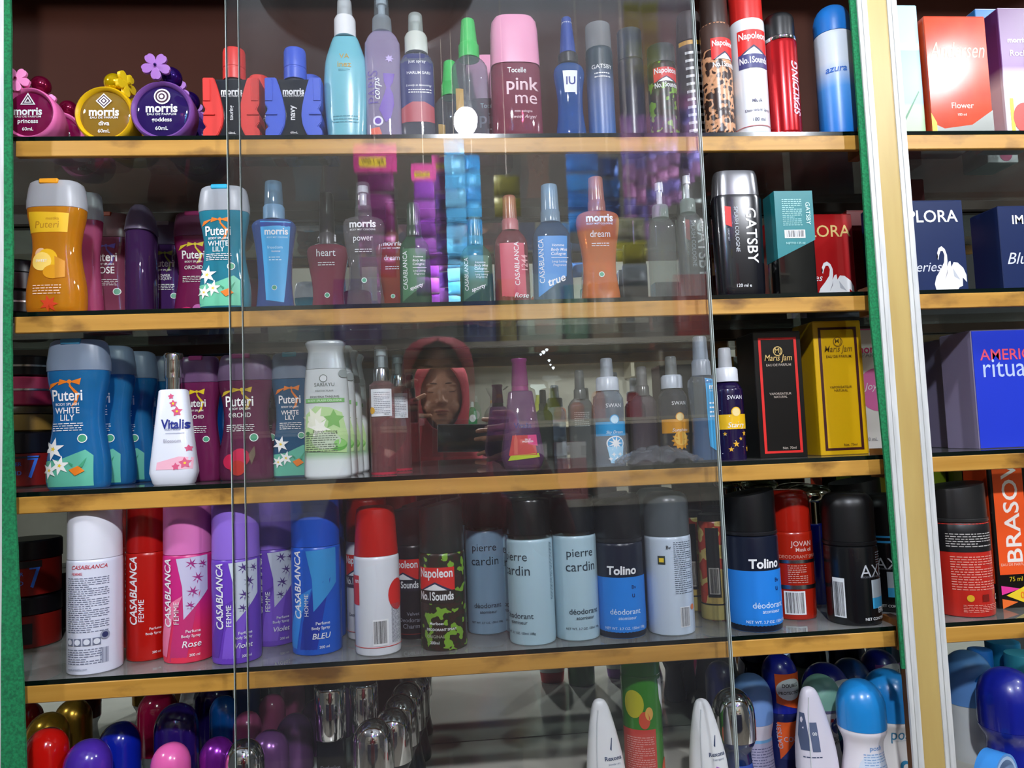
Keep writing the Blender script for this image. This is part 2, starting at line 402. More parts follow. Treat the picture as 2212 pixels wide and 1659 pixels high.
# ------------------------------------------------------------------ builders; W, H in metres
def can(t, W, H, body, cap, ch=.22, style='flat', capw=.97, band=None, seg=44):
    r = W/2; hb = H*(1-ch)
    L = Loft([(0, r*.93, r*.93), (.0012, r*.985, r*.985), (.004, r, r), (hb-.004, r, r), (hb-.001, r*.985, r*.985), (hb, r*.95, r*.95)], seg=seg)
    mk('body', L.data(), body, t)
    rc = r*capw; z = hb+.0003
    if band:
        mk('neck_ring', Loft([(z, r*.97, r*.97), (z+.001, r*1.0, r*1.0), (z+.004, r*1.0, r*1.0), (z+.005, r*.96, r*.96)], seg=seg).data(), band, t); z += .0052
    c = H-z
    if style == 'flat': pr_ = [(z, rc, rc), (z+c*.93, rc*.985, rc*.985), (z+c*.985, rc*.95, rc*.95), (H, rc*.88, rc*.88)]
    elif style == 'dome': pr_ = [(z, rc, rc)]+[(z+c*(.35+.65*math.sin(a)), rc*math.cos(a)**.75, rc*math.cos(a)**.75) for a in [math.radians(d) for d in (0, 15, 30, 45, 58, 70, 79, 85, 88.5)]]
    elif style == 'round': pr_ = [(z, rc, rc)]+[(z+c*(.72+.28*math.sin(a)), rc*(.62+.38*math.cos(a)), rc*(.62+.38*math.cos(a))) for a in [math.radians(d) for d in (0, 18, 36, 54, 72, 90)]]
    elif style == 'slope':
        LC = Loft([(z, rc, rc), (z+c*.78, rc*.985, rc*.985), (H, rc*.97, rc*.97)], seg=seg); V, F = LC.data()
        n = len(V); V = [(x, y, zz if i < 2*seg else zz-(c*.20)*(.5-.5*x/rc)) for i, (x, y, zz) in enumerate(V)]
        mk('cap', (V, F), cap, t); return L
    else: pr_ = [(z, rc, rc), (z+c*.80, rc*.90, rc*.90), (z+c*.95, rc*.84, rc*.84), (H, rc*.70, rc*.70)]
    mk('cap', Loft(pr_, seg=seg).data(), cap, t); return L
def waist(t, W, H, liq, cap, tab, d=.56, ch=.21):     # the waisted body splash bottle
    a, b = W/2, W/2*d; hb = H*(1-ch)
    L = Loft([(0, a*.88, b*.8), (H*.012, a*.96, b*.92), (H*.06, a, b), (H*.2, a*.985, b), (H*.38, a*.84, b*.92), (H*.5, a*.79, b*.88), (H*.62, a*.85, b*.92), (H*.73, a*.96, b), (hb, a*.985, b)], 2.7, smooth=4)
    mk('body', L.data(), liq, t)
    mk('cap', Loft([(hb+.0004, a*1.0, b*1.04), (hb+H*.06, a*1.0, b*1.04), (H*.95, a*.93, b*.98), (H*.985, a*.88, b*.92), (H, a*.78, b*.8)], 2.7).data(), cap, t)
    mk('flip_tab', bevbox(-a*.38, -b*1.0, H*.965, a*.28, -b*.3, H*1.004, .001, 1), tab, t)
    return L
def spray(t, W, H, body, cap, collar, prof=None, n=2.6, d=.6, hb=.70, capw=.46, colw=.52, colh=.10, liq=None, fill=.5, cap_taper=.9):
    a, b = W/2, W/2*d
    prof = prof or [(0, .9), (.02, .98), (.06, 1), (.80, 1), (.90, .93), (.96, .75), (1, .52)]
    L = Loft([(H*hb*z, a*x, max(b*x, b*.5) if x > .6 else b*x) for z, x in prof], n, smooth=3)
    mk('body', L.data(), body, t)
    if liq: 
        LL = Loft([(H*hb*z, a*x*.94, b*x*.94) for z, x in [(.02, prof[1][1])]+[p for p in prof if .03 < p[0] < fill]+[(fill, [p for p in prof if p[0] <= fill][-1][1])]], n)
        mk('liquid', LL.data(), liq, t)
    rc = W*colw/2; zc = H*hb
    mk('collar', Loft([(zc-.001, rc, rc), (zc+H*colh*.85, rc*.98, rc*.98), (zc+H*colh, rc*.85, rc*.85)], seg=28).data(), collar, t)
    rk = W*capw/2; z1 = zc+H*colh
    mk('pump_stem', Loft([(z1, rk*.45, rk*.45), (z1+(H-z1)*.55, rk*.45, rk*.45), (z1+(H-z1)*.56, rk*.7, rk*.7), (z1+(H-z1)*.85, rk*.65, rk*.65)], seg=16).data(), pl('#d8dcdf', .4), t)
    mk('cap', Loft([(z1-.001, rk, rk), (z1+(H-z1)*.9, rk*cap_taper, rk*cap_taper), (H-.001, rk*cap_taper*.95, rk*cap_taper*.95), (H, rk*cap_taper*.8, rk*cap_taper*.8)], seg=28).data(), cap, t)
    return L
def carton(t, W, D, H, mat, front=None):
    mk('carton', bevbox(-W/2, 0, 0, W/2, D, H, .0007, 1), mat, t, ang=20)
    mk('top_flap', boxd(-W/2+.001, .0005, H, W/2-.001, D-.002, H+.0006), mat, t, smooth=False)
    return Flat(0)
def rollon(t, W, H, capm, bodym, ch=.45, prof=None, band=None, d=1.0, tall=1.0):
    a = W/2; hb = H*(1-ch)
    prof = prof or [(0, .86), (.03, .93), (.15, .94), (.45, .78), (.75, .72), (.92, .9), (1, .96)]
    L = Loft([(hb*z, a*x, a*x*d) for z, x in prof], 2, smooth=3); mk('body', L.data(), bodym, t)
    c = H-hb; z = hb+.0003
    if band: mk('collar_ring', Loft([(z, a, a*d), (z+.003, a, a*d)]).data(), band, t); z += .003
    hd = min(a*1.12, c*.88); c0 = H-hd
    mk('cap', Loft([(z, a*.99, a*d*.99), (z+(c0-z)*.4, a, a*d)]+[(c0+hd*math.sin(q), a*max(.04, math.cos(q))**.9*.99, a*d*max(.04, math.cos(q))**.9*.99) for q in [math.radians(x) for x in (0, 12, 25, 38, 50, 61, 71, 79, 85, 89)]]).data(), capm, t)
    return L
def jar(t, r, h, body, lid, lh=.4, ring=None):
    L = Loft([(0, r*.92, r*.92), (.002, r, r), (h*(1-lh)-.001, r, r), (h*(1-lh), r*.94, r*.94)]); mk('body', L.data(), body, t)
    z = h*(1-lh); mk('lid', Loft([(z+.0003, r*1.03, r*1.03), (h-.002, r*1.03, r*1.03), (h, r*.98, r*.98)]).data(), lid, t)
    if ring: mk('lid_ring', Loft([(z-.0012, r*1.04, r*1.04), (z+.0012, r*1.04, r*1.04)]).data(), ring, t)
    return L
def flower(r, n=5):
    V, F = [(0, -.001, 0)], []
    K = n*12
    for i in range(K):
        a = 2*math.pi*i/K; q = (i % 12)/12; rr = r*(.40+.60*abs(math.sin(math.pi*q))**.6*(1-.13*math.exp(-((q-.5)/.09)**2)))
        V.append((rr*math.sin(a), 0, rr*math.cos(a)))
    k = len(V); V += [(x, y+.004, z) for x, y, z in V]
    for i in range(K):
        j = (i+1) % K; F += [(0, 1+i, 1+j), (k, k+1+j, k+1+i), (1+i, k+1+i, k+1+j, 1+j)]
    return V, F
def round_perfume(t, r, D, ringm, facem, capm, flm, fpos, frot, logo, word):
    n = 48                                         # a disc-shaped bottle lying on its rim, axis along y, origin at the bottom of the rim
    def disc(prof):
        V, F = [], []
        for y, q in prof:
            for k in range(n): a = 2*math.pi*k/n; V.append((q*math.sin(a), y, r+q*math.cos(a)))
        for i in range(len(prof)-1):
            for k in range(n): F.append((i*n+k, i*n+(k+1) % n, (i+1)*n+(k+1) % n, (i+1)*n+k))
        return V, F
    mk('rim', disc([(.003, r*.83), (0, r*.86), (-.002, r*.93), (0, r*.985), (.004, r), (D*.5, r*.97), (D, r*.72)]), ringm, t)
    v, f = disc([(.0028, r*.84), (.001, r*.7), (0, r*.3)]); mk('glass_face', (v, f+[tuple(2*n+k for k in range(n))]), facem, t, ang=80)
    v, f = disc([(.012, r*.80), (D*.9, r*.62)]); mk('liquid_core', (v, f+[tuple(range(n)), tuple(n+k for k in range(n))]), facem, t)
    mk('neck', Loft([(2*r-.006, r*.16, r*.16), (2*r+.006, r*.16, r*.16)], seg=20).data(), capm, t, loc=(.004, D*.4, 0))
    mk('stopper', ball((.004, D*.4, 2*r+r*.34), r*.36), capm, t)
    fo = mk('flower_charm', flower(r*.47), flm, t); fo.location = (fpos[0]*r, fpos[1], 2*r+fpos[2]*r); fo.rotation_euler = (0, 0, frot)
    ce = mk('charm_stud', ball((0, -.003, 0), r*.05, 10, 6), capm, fo)
    S = Flat(-.0002); Wt = WHITE; R2 = 2*r
    it = [T('morris', 0, .535, .50, Wt, bold=.05, ys=1.1), T('EAU DE PARFUM', 0, .435, .46, Wt, ys=.8), T(word, 0, .335, .045*len(word), Wt, bold=.03), T('60mL', 0, .20, .2, Wt)]
    if logo == 'tri': 
        for k, m in ((.135, Wt), (.10, facem_dark), (.07, Wt), (.035, facem_dark)): it.append(P([(-k, .735-k*.55), (k, .735-k*.55), (0, .735+k*1.15)], m))
    elif logo == 'dia':
        for k, m in ((.135, Wt), (.11, facem_dark), (.085, Wt), (.055, facem_dark), (.03, Wt)): it.append(P([(-k, .73), (0, .73-k), (k, .73), (0, .73+k)], m))
    else:
        for k, m in ((.13, Wt), (.105, facem_dark), (.078, Wt), (.052, facem_dark), (.03, Wt)): it.append(O(0.01*(k*8), .73, k, m))
    deco(t, S, R2, R2, it)
facem_dark = pl('#3a1030', .4)
def gladiator(t, W, H, colm, word):                 # the square bottle with two sculpted plastic wings
    hb = H*.64; g = tint('#2b2f38', .55)
    mk('glass_body', bevbox(-W*.36, -.010, 0, W*.36, .014, hb, .003, 2), g, t)
    mk('neck', Loft([(hb-.001, W*.17, W*.17), (hb+H*.04, W*.17, W*.17)], seg=24).data(), tint('#8a8f98', .3), t, loc=(0, .002, 0))
    mk('cap', Loft([(hb+H*.02, W*.205, W*.205), (hb+H*.13, W*.205, W*.205), (hb+H*.135, W*.198, W*.198), (hb+H*.15, W*.198, W*.198), (hb+H*.155, W*.205, W*.205), (H-.003, W*.20, W*.20), (H, W*.185, W*.185)], seg=32).data(), colm, t, loc=(0, .002, 0))
    for s in (-1, 1):
        out = [(.5, 0), (.5, .12), (.44, .17), (.5, .24), (.49, .40), (.45, .46), (.5, .55), (.5, 1.0), (.30, 1.0), (.26, .9), (.20, .7), (.155, .5), (.14, .36), (.16, .2), (.22, .06), (.27, 0)]
        V = [(s*x*W, -.014, z*hb) for x, z in out]+[(s*x*W, .016, z*hb) for x, z in out]; n = len(out)
        F = [tuple(range(n)), tuple(range(2*n-1, n-1, -1))]+[(i, (i+1) % n, n+(i+1) % n, n+i) for i in range(n)]
        bm = bmesh.new(); vv = [bm.verts.new(p) for p in V]
        for q in F: bm.faces.new([vv[j] for j in q])
        bmesh.ops.recalc_face_normals(bm, faces=bm.faces); bmesh.ops.bevel(bm, geom=bm.edges[:], offset=.0009, segments=2, affect='EDGES')
        o = mk('wing', bm, colm, t, ang=30)
        rib = mk('wing_ridge', bevbox(min(s*.28, s*.49)*W, -.0155, hb*.36, max(s*.28, s*.49)*W, -.013, hb*.385, .0004, 1), colm, o)
        rib2 = mk('wing_plate', bevbox(min(s*.36, s*.49)*W, -.0152, hb*.60, max(s*.36, s*.49)*W, -.013, hb*.97, .0004, 1), colm, o)
    deco(t, Flat(-.0102), W, H, [T('morris', 0, .50, .38, WHITE, bold=.05, ys=1.2), T('EAU DE PARFUM', 0, .453, .36, WHITE), T(word, 0, .27, .16, WHITE, rot=90, bold=.03), T('60mL', 0, .055, .13, WHITE)])
# graphics shared by the waisted bottles
OR, YE, WH, GR = pr('#e87d1c'), pr('#f2cf2b'), pr('#f4f4f0'), pr('#3f9a72')
def bow(s, z, k, m):
    return [P([(s, z), (s-.16*k, z+.018*k), (s-.19*k, z-.022*k)], m), P([(s, z), (s+.19*k, z+.022*k), (s+.16*k, z-.022*k)], m), O(s, z, .035*k, m),
            P([(s, z), (s+.03*k, z-.03*k), (s+.16*k, z-.085*k), (s+.10*k, z-.15*k), (s+.02*k, z-.17*k), (s+.06*k, z-.14*k), (s+.10*k, z-.09*k), (s-.01*k, z-.03*k)], m),
            P([(s-.14*k, z+.004), (s-.33*k, z-.012*k), (s-.38*k, z-.05*k), (s-.30*k, z-.035*k)], m)]
def lily(s, z, r):
    return [star(s, z, r, WH, 6, .42, .3), star(s, z, r*.25, YE, 5, .4, 0)]
def splash(t, L, W, H, word, bowm, band=None, lil=True, extra=None, so=0.0):
    x = so; it = []
    if band: it += [P([(x-.40, .02), (x+.42, .02), (x+.42, .22), (x+.30, .26), (x-.1, .20), (x-.40, .19)], band)]
    it += bow(x+.05, .715, 1, bowm)
    it += [T('Puteri', x, .625, .50, WH, bold=.025, ys=1.25), T('BODY SPLASH', x, .565, .38, WH, bold=.02), T(word, x, .50 if '\n' in word else .515, .40, WH, ys=1.15),
           lines(x-.24, .385, x+.26, .445, 4, WH, 5), O(x+.25, .335, .075, WH), O(x+.25, .335, .062, GR)]
    if lil: it += lily(x-.22, .27, .20)+lily(x-.10, .16, .17)+lily(x-.28, .13, .15)+[P([(x+.05, .13), (x+.2, .155), (x+.3, .12), (x+.15, .09)], OR), P([(x+.1, .15), (x+.02, .19), (x+.12, .165)], GR), P([(x+.2, .15), (x+.33, .21), (x+.26, .145)], GR)]
    if extra: it += extra
    deco(t, L, W, H, it)
# ================================================================== TOP SHELF
def rp(lab, xl, xr, y, ring, face, cap, fl, fp, fr, logo, word, back=0, backlab=None, grp=None, bx=0):
    t, W, H = item('perfume_bottle', lab, 'perfume', xl, xr, 170, 1, y, grp)
    round_perfume(t, W/2, .045, pl(ring, .35), tint(face, .45), pl(cap, .12, .6), pl(fl, .5), fp, fr, logo, word)
    for k in range(back):
        dup(t, (t.location.x+bx*(k+1), t.location.y+.062*(k+1), t.location.z), backlab[k])
    return t
rp('round pink perfume bottle with a triangle logo, nearest the green felt', 0, 122, .02, '#ee74b4', '#a81058', '#7a0a35', '#f08cc4', (-.35, -.004, .25), .1, 'tri', 'princess',
   2, ['round pink perfume bottle second in its row, flower charm showing', 'round pink perfume bottle last in its row, behind the other two'], 'pink round perfumes', .0)
rp('round yellow perfume bottle with a gold ball stopper and diamond logo', 160, 290, .040, '#e5b70e', '#c99a2c', '#d8b400', '#e8c413', (.62, .012, .25), 1.25, 'dia', 'diva',
   1, ['round yellow perfume bottle behind the one with the diamond logo'], 'yellow round perfumes', .0)
rp('round purple perfume bottle with a spiral logo and mauve flower charm', 281, 418, .030, '#7d4e9e', '#341c78', '#2c0f66', '#9a62b4', (-.12, -.006, .42), .1, 'spi', 'goddess',
   2, ['round purple perfume bottle second in its row, half hidden', 'round purple perfume bottle last in its row'], 'purple round perfumes', .0)
RED_P, BLUE_P = pl('#d9352f', .4), pl('#3a5bd0', .4)
t, W, H = item('perfume_bottle', 'square perfume bottle with red plastic wings and red cap', 'perfume', 446, 566, 109, 1, .042, 'winged square perfumes')
gladiator(t, W, H, RED_P, 'touring'); dup(t, (t.location.x+.012, .085, t.location.z), 'square red winged perfume bottle standing behind another just like it')
t, W, H = item('perfume_bottle', 'square perfume bottle with blue plastic wings and blue cap', 'perfume', 578, 698, 109, 1, .042, 'winged square perfumes')
gladiator(t, W, H, BLUE_P, 'navy'); dup(t, (t.location.x+.006, .085, t.location.z), 'square blue winged perfume bottle standing behind its twin')
t, W, H = item('lotion_bottle', 'opaque pale aqua lotion bottle with a white pump cap', 'bottle', 700, 795, 2, 1, .05)
L = spray(t, W, H, pl('#7cc3d2', .25, coat=.4), tint('#e8eef0', .5, .3), WHITE, [(0, .80), (.02, .86), (.1, .9), (.35, .99), (.55, 1), (.75, .93), (.9, .72), (.97, .6), (1, .52)], 2.2, .6, .735, .36, .5, .14)
GD = pr('#c9a23a'); deco(t, L, W, H, [T('VA', 0, .565, .22, GD, bold=0), T('inez', 0, .505, .30, GD, bold=.01), T('BEAUTY', 0, .465, .26, pr('#4f98a8')), lines(-.28, .10, .28, .16, 3, pr('#5aa2b2'), 3)])
t, W, H = item('body_mist_bottle', 'tall lilac body mist bottle with a purple dress silhouette', 'bottle', 789, 866, -8, 1, .05)
L = spray(t, W, H, tint('#d6c6ee', .5), tint('#c6d4dc', .2), tint('#d4e0e6', .35), None, 3, .62, .745, .44, .56, .10)
PU = pr('#6a3fae'); deco(t, L, W, H, [T('PARIS', -.27, .34, .22, pr('#6c5aa0'), rot=90), T('corps', -.12, .33, .15, WHITE, rot=90, shear=.3),
     P([(.02, .43), (.33, .43), (.28, .37), (.20, .335), (.28, .29), (.30, .22), (.20, .13), (.06, .10), (-.12, .19), (.02, .28), (.10, .335), (.04, .37)], PU), star(.2, .53, .13, pr('#b9a6dd'), 7, .5), O(-.15, .11, .14, pr('#e6e3f3')), O(-.15, .11, .09, PU), P([(-.35, 0.02), (-.05, .02), (-.12, .07), (-.35, .06)], pr('#e8705c'))])
t, W, H = item('body_mist_bottle', 'navy labelled body mist bottle with a milky white cap', 'bottle', 864, 938, 32, 1, .05)
L = spray(t, W, H, tint('#aab2c6', .25), tint('#dfe8e2', .4, .2), pl('#d7ddd4', .35), None, 3, .62, .685, .46, .68, .15)
deco(t, L, W, H, [P([(-.47, .24), (.47, .24), (.47, .66), (-.47, .66)], pr('#34376f')), P([(-.47, .12), (.47, .12), (.47, .24), (.2, .275), (-.15, .275), (-.47, .23)], pr('#b3505a')),
     T('HARUM SARI', .05, .50, .66, WHITE), T('Lovely in blooming', .05, .40, .72, WHITE, shear=.35, bold=.0), lines(-.25, .34, .4, .38, 2, WHITE, 4), T('just spray', .02, .585, .5, WHITE)])
t, W, H = item('body_mist_bottle', 'clear body mist bottle with a bright green cap', 'bottle', 976, 1054, 44, 1, .055, 'green capped mist bottles')
GC = pl('#3fc05a', .35); L = spray(t, W, H, tint('#c5d2dc', .2), GC, GC, None, 2.2, .8, .68, .50, .58, .12, cap_taper=.75)
deco(t, L, W, H, [P([(-.40, .10), (-.20, .10), (-.2, .38), (-.40, .40)], pr('#c9a35a'))])
dup(t, (t.location.x-.022, .125, t.location.z), 'clear mist bottle with green cap, half hidden behind its twin')
t, W, H = item('cologne_bottle', 'wine red cologne bottle with a wide dusty pink cap', 'bottle', 1059, 1168, 42, 1, .056, 'pink capped colognes')
a, b = W/2, W*.32; hb = H*.585
L = Loft([(0, a*.93, b*.9), (.003, a*.99, b*.98), (.007, a, b), (hb-.006, a*.985, b), (hb, a*.93, b*.93)], 3); mk('body', L.data(), tint('#b84a66', .45), t)
mk('cap', Loft([(hb+.0004, a*.97, b), (H*.88, a*.93, b*.97), (H*.95, a*.88, b*.9), (H*.985, a*.76, b*.8), (H, a*.55, b*.6)], 3).data(), pl('#e79bbb', .35), t)
PKP = pr('#e7c3cd'); deco(t, L, W, H, [T('Tocelle', 0, .52, .36, WHITE, bold=.01, ys=1.2), T('pink', .10, .395, .62, PKP, bold=.02), T('me', .16, .285, .42, PKP, bold=.0), T('mist cologne', .1, .19, .34, PKP), T('Sweet Angel', .1, .145, .5, PKP, shear=.4, bold=0)])
dup(t, (t.location.x-.028, .12, t.location.z), 'wine red cologne bottle with pink cap, mostly hidden behind its twin')
t, W, H = item('body_mist_bottle', 'blue hourglass mist bottle with a tall dark blue cap', 'bottle', 1196, 1262, 40, 1, .05)
BB = pl('#1d3f93', .35); L = spray(t, W, H, tint('#2f6fd8', .4), BB, BLACK, [(0, .86), (.03, .95), (.1, .96), (.35, .82), (.6, .84), (.85, 1), (.95, .86), (1, .5)], 2.4, .7, .62, .54, .66, .08, cap_taper=.62)
deco(t, L, W, H, [P([(-.2, .36), (.18, .36), (.22, .53), (-.25, .53)], pr('#e8eef2')), T('IU', 0, .45, .3, pr('#1c2f86'), bold=.04)])
def plain_can(lab, xl, xr, yt, sh, y, body, cap, ch=.2, style='flat', items=None, grp=None, band=None, capw=.97, name='spray_can', cat='spray can'):
    t, W, H = item(name, lab, cat, xl, xr, yt, sh, y, grp); L = can(t, W, H, body, cap, ch, style, capw, band)
    if items: deco(t, L, W, H, items)
    return t, W, H, L
plain_can('slim silver grey spray can behind the hanging packets', 1268, 1325, 58, 1, .06, grad('greyblue', [(.0, '#3a6ab4'), (.55, '#5d6e9a'), (.8, '#20343f')]), tint('#c7ccd0', .3), .22, 'flat', [T('GATSBY', 0, .60, .8, WHITE), lines(-.3, .5, .3, .56, 2, WHITE)])
CAMOG = noise_mat('camo_green', [(0, '#35201a'), (.46, '#1b2a14'), (.53, '#35201a'), (.58, '#79a832')], 95, .3, True, detail=1.5)
CAMOB = noise_mat('camo_tan', [(0, '#3a2620'), (.46, '#c08a62'), (.50, '#d79e76'), (.60, '#3a2620')], 95, .3, True, detail=1.5)
REDL, NAVY = pr('#d8231f'), pr('#2a2550')
def napo(x=0.0, z=.60, w=.9, dark=None):
    it = [Q(x-w/2, z, x+w/2, z+.15, REDL), P([(x-w*.42, z+.0), (x, z+.055), (x+w*.42, z+.0)], pr('#2b2b4e')), P([(x-w*.34, z+.0), (x, z+.042), (x+w*.30, z+.0)], WHITE)]
    if dark: it.append(Q(x-w/2, z-.085, x+w/2, z, dark))
    return it+[T('Napoleon', x, z+.105, w*.9, WHITE, bold=.035, ys=1.35), T('No.1Sounds', x, z-.037, w*.92, WHITE, bold=.04, ys=1.5)]
t, W, H, L = plain_can('green camouflage spray can standing behind the hanging packets', 1402, 1462, 105, 1, .06, CAMOG, pl('#26302a', .4), .2, 'flat', napo(0, .58))
plain_can('thin dark bottle with pale blue edge, behind the hanging packets', 1338, 1392, 70, 1, .07, pl('#2b2a44', .3), pl('#30364a', .3), .25, 'flat')
plain_can('black striped spray can at the edge of the glass door', 1466, 1522, 32, 1, .07, pl('#17171a', .3), pl('#3a3230', .35), .22, 'taper', [T('||||||||||||', .18, .38, .62, WHITE, rot=90), Q(-.6, .74, .6, .77, pr('#d6a12a')), Q(-.6, .08, .6, .087, YE)])
plain_can('tan camouflage spray can with a dark brown cap', 1517, 1579, -2, 1, .05, CAMOB, pl('#33241f', .35), .215, 'flat', [Q(-.75, .60, .75, .785, pr('#4a342c'))]+napo(.12, .52)+[T('DEODORANT', .1, .17, .75, pr('#5a453c'), bold=.02), T('SPRAY', .2, .125, .5, pr('#5a453c'))], capw=.92)
plain_can('white spray can with a red cap beside the tan camouflage can', 1581, 1652, -42, 1, .055, pl('#e8ecf2', .2, coat=.5), pl('#c9241f', .35), .29, 'flat', napo(-.03, .485, .92, pr('#3a3a74'))+[T('Musk', -.02, .20, .3, NAVY), T('Deodorant Spray', 0, .14, .75, NAVY), T('100 ml', 0, .085, .36, NAVY), Q(-1, .045, 1, .049, pr('#b33a3a'))], capw=.94)
plain_can('metallic red spray can with a black cap', 1655, 1722, 38, 1, .05, pl('#b3131b', .22, .55), BLACK, .235, 'round', [T('SPALDING', .22, .36, .44, pr('#dbbcd0'), rot=90, bold=.03, shear=.2)], band=CHROME, capw=.93)
plain_can('white and blue spray can with a blue domed cap', 1766, 1842, 17, 1, .056, grad('whiteblue', [(.05, '#1f78d0'), (.45, '#4f95df'), (.70, '#cdd6e2')]), pl('#1b6fc0', .35), .23, 'dome', [T('azura', -.22, .47, .55, pr('#1f60b8'), bold=.03, shear=.2), lines(.35, .1, .62, .6, 16, pr('#8fb0d0'), 6)], capw=.98)
# right bay, top shelf
def box(lab, xl, xr, yt, sh, y, D, mat, items=None, grp=None, rough=None):
    t, W, H = item('carton_box', lab, 'box', xl, xr, yt, sh, y, grp); S = carton(t, W, D, H, mat)
    if items: deco(t, S, W, H, items, base=.0003)
    return t, W, H
box('pale blue and green box beside the silver post', 1890, 1991, 12, 1, .06, .05, grad('bluegreen', [(.0, '#a9cf9a'), (.25, '#a5cda0'), (.27, '#8fbfd6'), (.66, '#8fc4dc'), (.68, '#cfe4dc'), (.72, '#a7d0da')]), [P([(.05, .15), (.4, .36), (.41, .35), (.08, .14)], pr('#5d8a6a'))])
RF = noise_mat('red_foil', [(.3, '#b83a1c'), (.7, '#c84824')], 30, .2, bump=.12)
box('glossy red gift box with script lettering and silver base', 2005, 2138, 36, 1, .045, .075, RF, [T('Andersen', 0, .72, .9, pr('#e8b9a0'), shear=.35, bold=-.005, ys=1.6), T('Flower', .02, .26, .36, pr('#f3d7c5'), bold=.01), P([(-.5, 0), (.5, 0), (.5, .22), (.15, .10), (-.3, .07), (-.42, .1), (-.5, .2)], pl('#b9bcb6', .2, .6)), P([(-.5, .0), (-.42, .0), (-.42, .12), (-.5, .2)], YE), T('100 ml', 0, .185, .14, pr('#f3d7c5'))])
box('white and blue box with coloured loops, behind the red gift box', 2120, 2186, 20, 1, .11, .05, grad('whbl', [(.0, '#e6e8ea'), (.45, '#eef0f0'), (.6, '#3d86c0'), (1, '#2a6ba6')]), [O(.1, .22, .3, pr('#2a86c8')), O(.12, .20, .2, pr('#b03060')), O(.2, .3, .1, pr('#e6e8ea')), O(.1, .05, .2, pr('#c8447a'))])
box('purple box with white lettering at the right edge', 2166, 2262, 18, 1, .05, .06, grad('purpwhite', [(.0, '#cfc8d2'), (.4, '#e2dde2'), (.55, '#6a3a78'), (1, '#52285c')]), [T('morris', -.12, .75, .42, WHITE, bold=.04), T('Rocks', -.08, .65, .44, pr('#d8c8e0')), Q(-.4, .02, -.32, .3, YE), O(-.1, .15, .25, pr('#c0392f'), 1.3)])
# ================================================================== SECOND SHELF
def wb(lab, xl, xr, yt, sh, y, liq, cap, tab, word, bowm, band=None, lil=True, extra=None, so=0.0, grp='waisted body splash bottles'):
    t, W, H = item('body_splash_bottle', lab, 'bottle', xl, xr, yt, sh, y, grp); L = waist(t, W, H, liq, cap, tab)
    if word is not None: splash(t, L, W, H, word, bowm, band, lil, extra, so)
    return t, W, H, L
t, W, H, L = wb('orange body splash bottle with a yellow tag and orange flip tab', 62, 186, 397, 2, .045, tint('#ff9d14', .5), FROST, pl('#f0a020', .4), None, None)
deco(t, L, W, H, [P([(-.38, .60), (.28, .60), (.32, .74), (-.38, .755)], pr('#e8b822')), T('Puteri', -.05, .655, .42, pr('#b9801a'), bold=.0, shear=.15), T('mustika', .05, .70, .22, pr('#b9801a')), O(-.16, .44, .10, pr('#e8b890')), O(-.05, .40, .18, pr('#f0b814')), O(-.14, .38, .17, pr('#ffd76a')), O(.06, .30, .17, pr('#e09a10'), .75), P([(.08, .42), (.25, .38), (.26, .26), (.1, .25)], pr('#d08a14')), lines(-.28, .13, .2, .21, 4, pr('#ffd9b0'), 9), star(0, .06, .16, pr('#d8401c'), 7, .5), T('SWEET', -.14, .385, .2, WHITE)])
wb('rose pink body splash bottle behind the orange one', 150, 222, 420, 2, .115, tint('#d8588c', .45), FROST, FROST, None, None)
wb('dusky red body splash bottle with a white rose, deep on the second shelf', 184, 290, 466, 2, .175, tint('#b0506e', .5), tint('#8a5a5e', .6, .3), pl('#c05a40', .4), 'ROSE', pr('#5a4a9a'), None, False, [O(-.12, .10, .24, pr('#e8d8d2')), O(-.1, .1, .13, pr('#d0706a')), O(-.1, .1, .06, pr('#c04a48'))])
t, W, H = item('body_splash_bottle', 'narrow dark purple bottle seen edge on', 'bottle', 275, 338, 448, 2, .13)
L = Loft([(0, W*.44, W*.6), (.004, W*.48, W*.66), (H*.76, W*.47, W*.66), (H*.78, W*.42, W*.6)], 2.6); mk('body', L.data(), tint('#4a2560', .5), t)
mk('cap', Loft([(H*.78+.0004, W*.5, W*.68), (H*.9, W*.42, W*.62), (H*.97, W*.30, W*.5), (H, W*.2, W*.36)], 2.6).data(), tint('#8a7a9c', .6, .35), t)
wb('violet body splash bottle deep between purple and magenta ones', 318, 404, 484, 2, .20, tint('#5a2f80', .5), tint('#6a5a80', .6, .3), FROST, 'FLOWER\nBOUQUET', pr('#8a9a3a'), None, False)
wb('magenta body splash bottle with a yellow bow, second shelf', 378, 474, 464, 2, .15, tint('#b0246e', .5), tint('#9a4a78', .6, .3), pl('#c03a80', .4), 'ORCHID', pr('#d8c030'), None, False, [O(-.15, .10, .2, pr('#d8246e')), O(.1, .15, .12, pr('#c868b0')), O(.05, .06, .12, pr('#e03a80'))])
wb('teal blue body splash bottle with lilies, second shelf', 432, 540, 408, 2, .045, tint('#34b4d2', .45), FROST, pl('#2fb3dc', .4), 'WHITE\nLILY', OR, pr('#6fc9a4'), so=-.06)
t, W, H = item('body_mist_bottle', 'blue mist bottle with a cyan label and blue spray cap', 'bottle', 546, 640, 393, 2, .05)
L = spray(t, W, H, tint('#2b55b4', .45), tint('#6f98b4', .4), pl('#6c93b2', .3), [(0, .80), (.02, .86), (.1, .82), (.3, .76), (.6, .82), (.85, .97), (.93, 1), (.98, .8), (1, .5)], 3, .55, .70, .44, .50, .11)
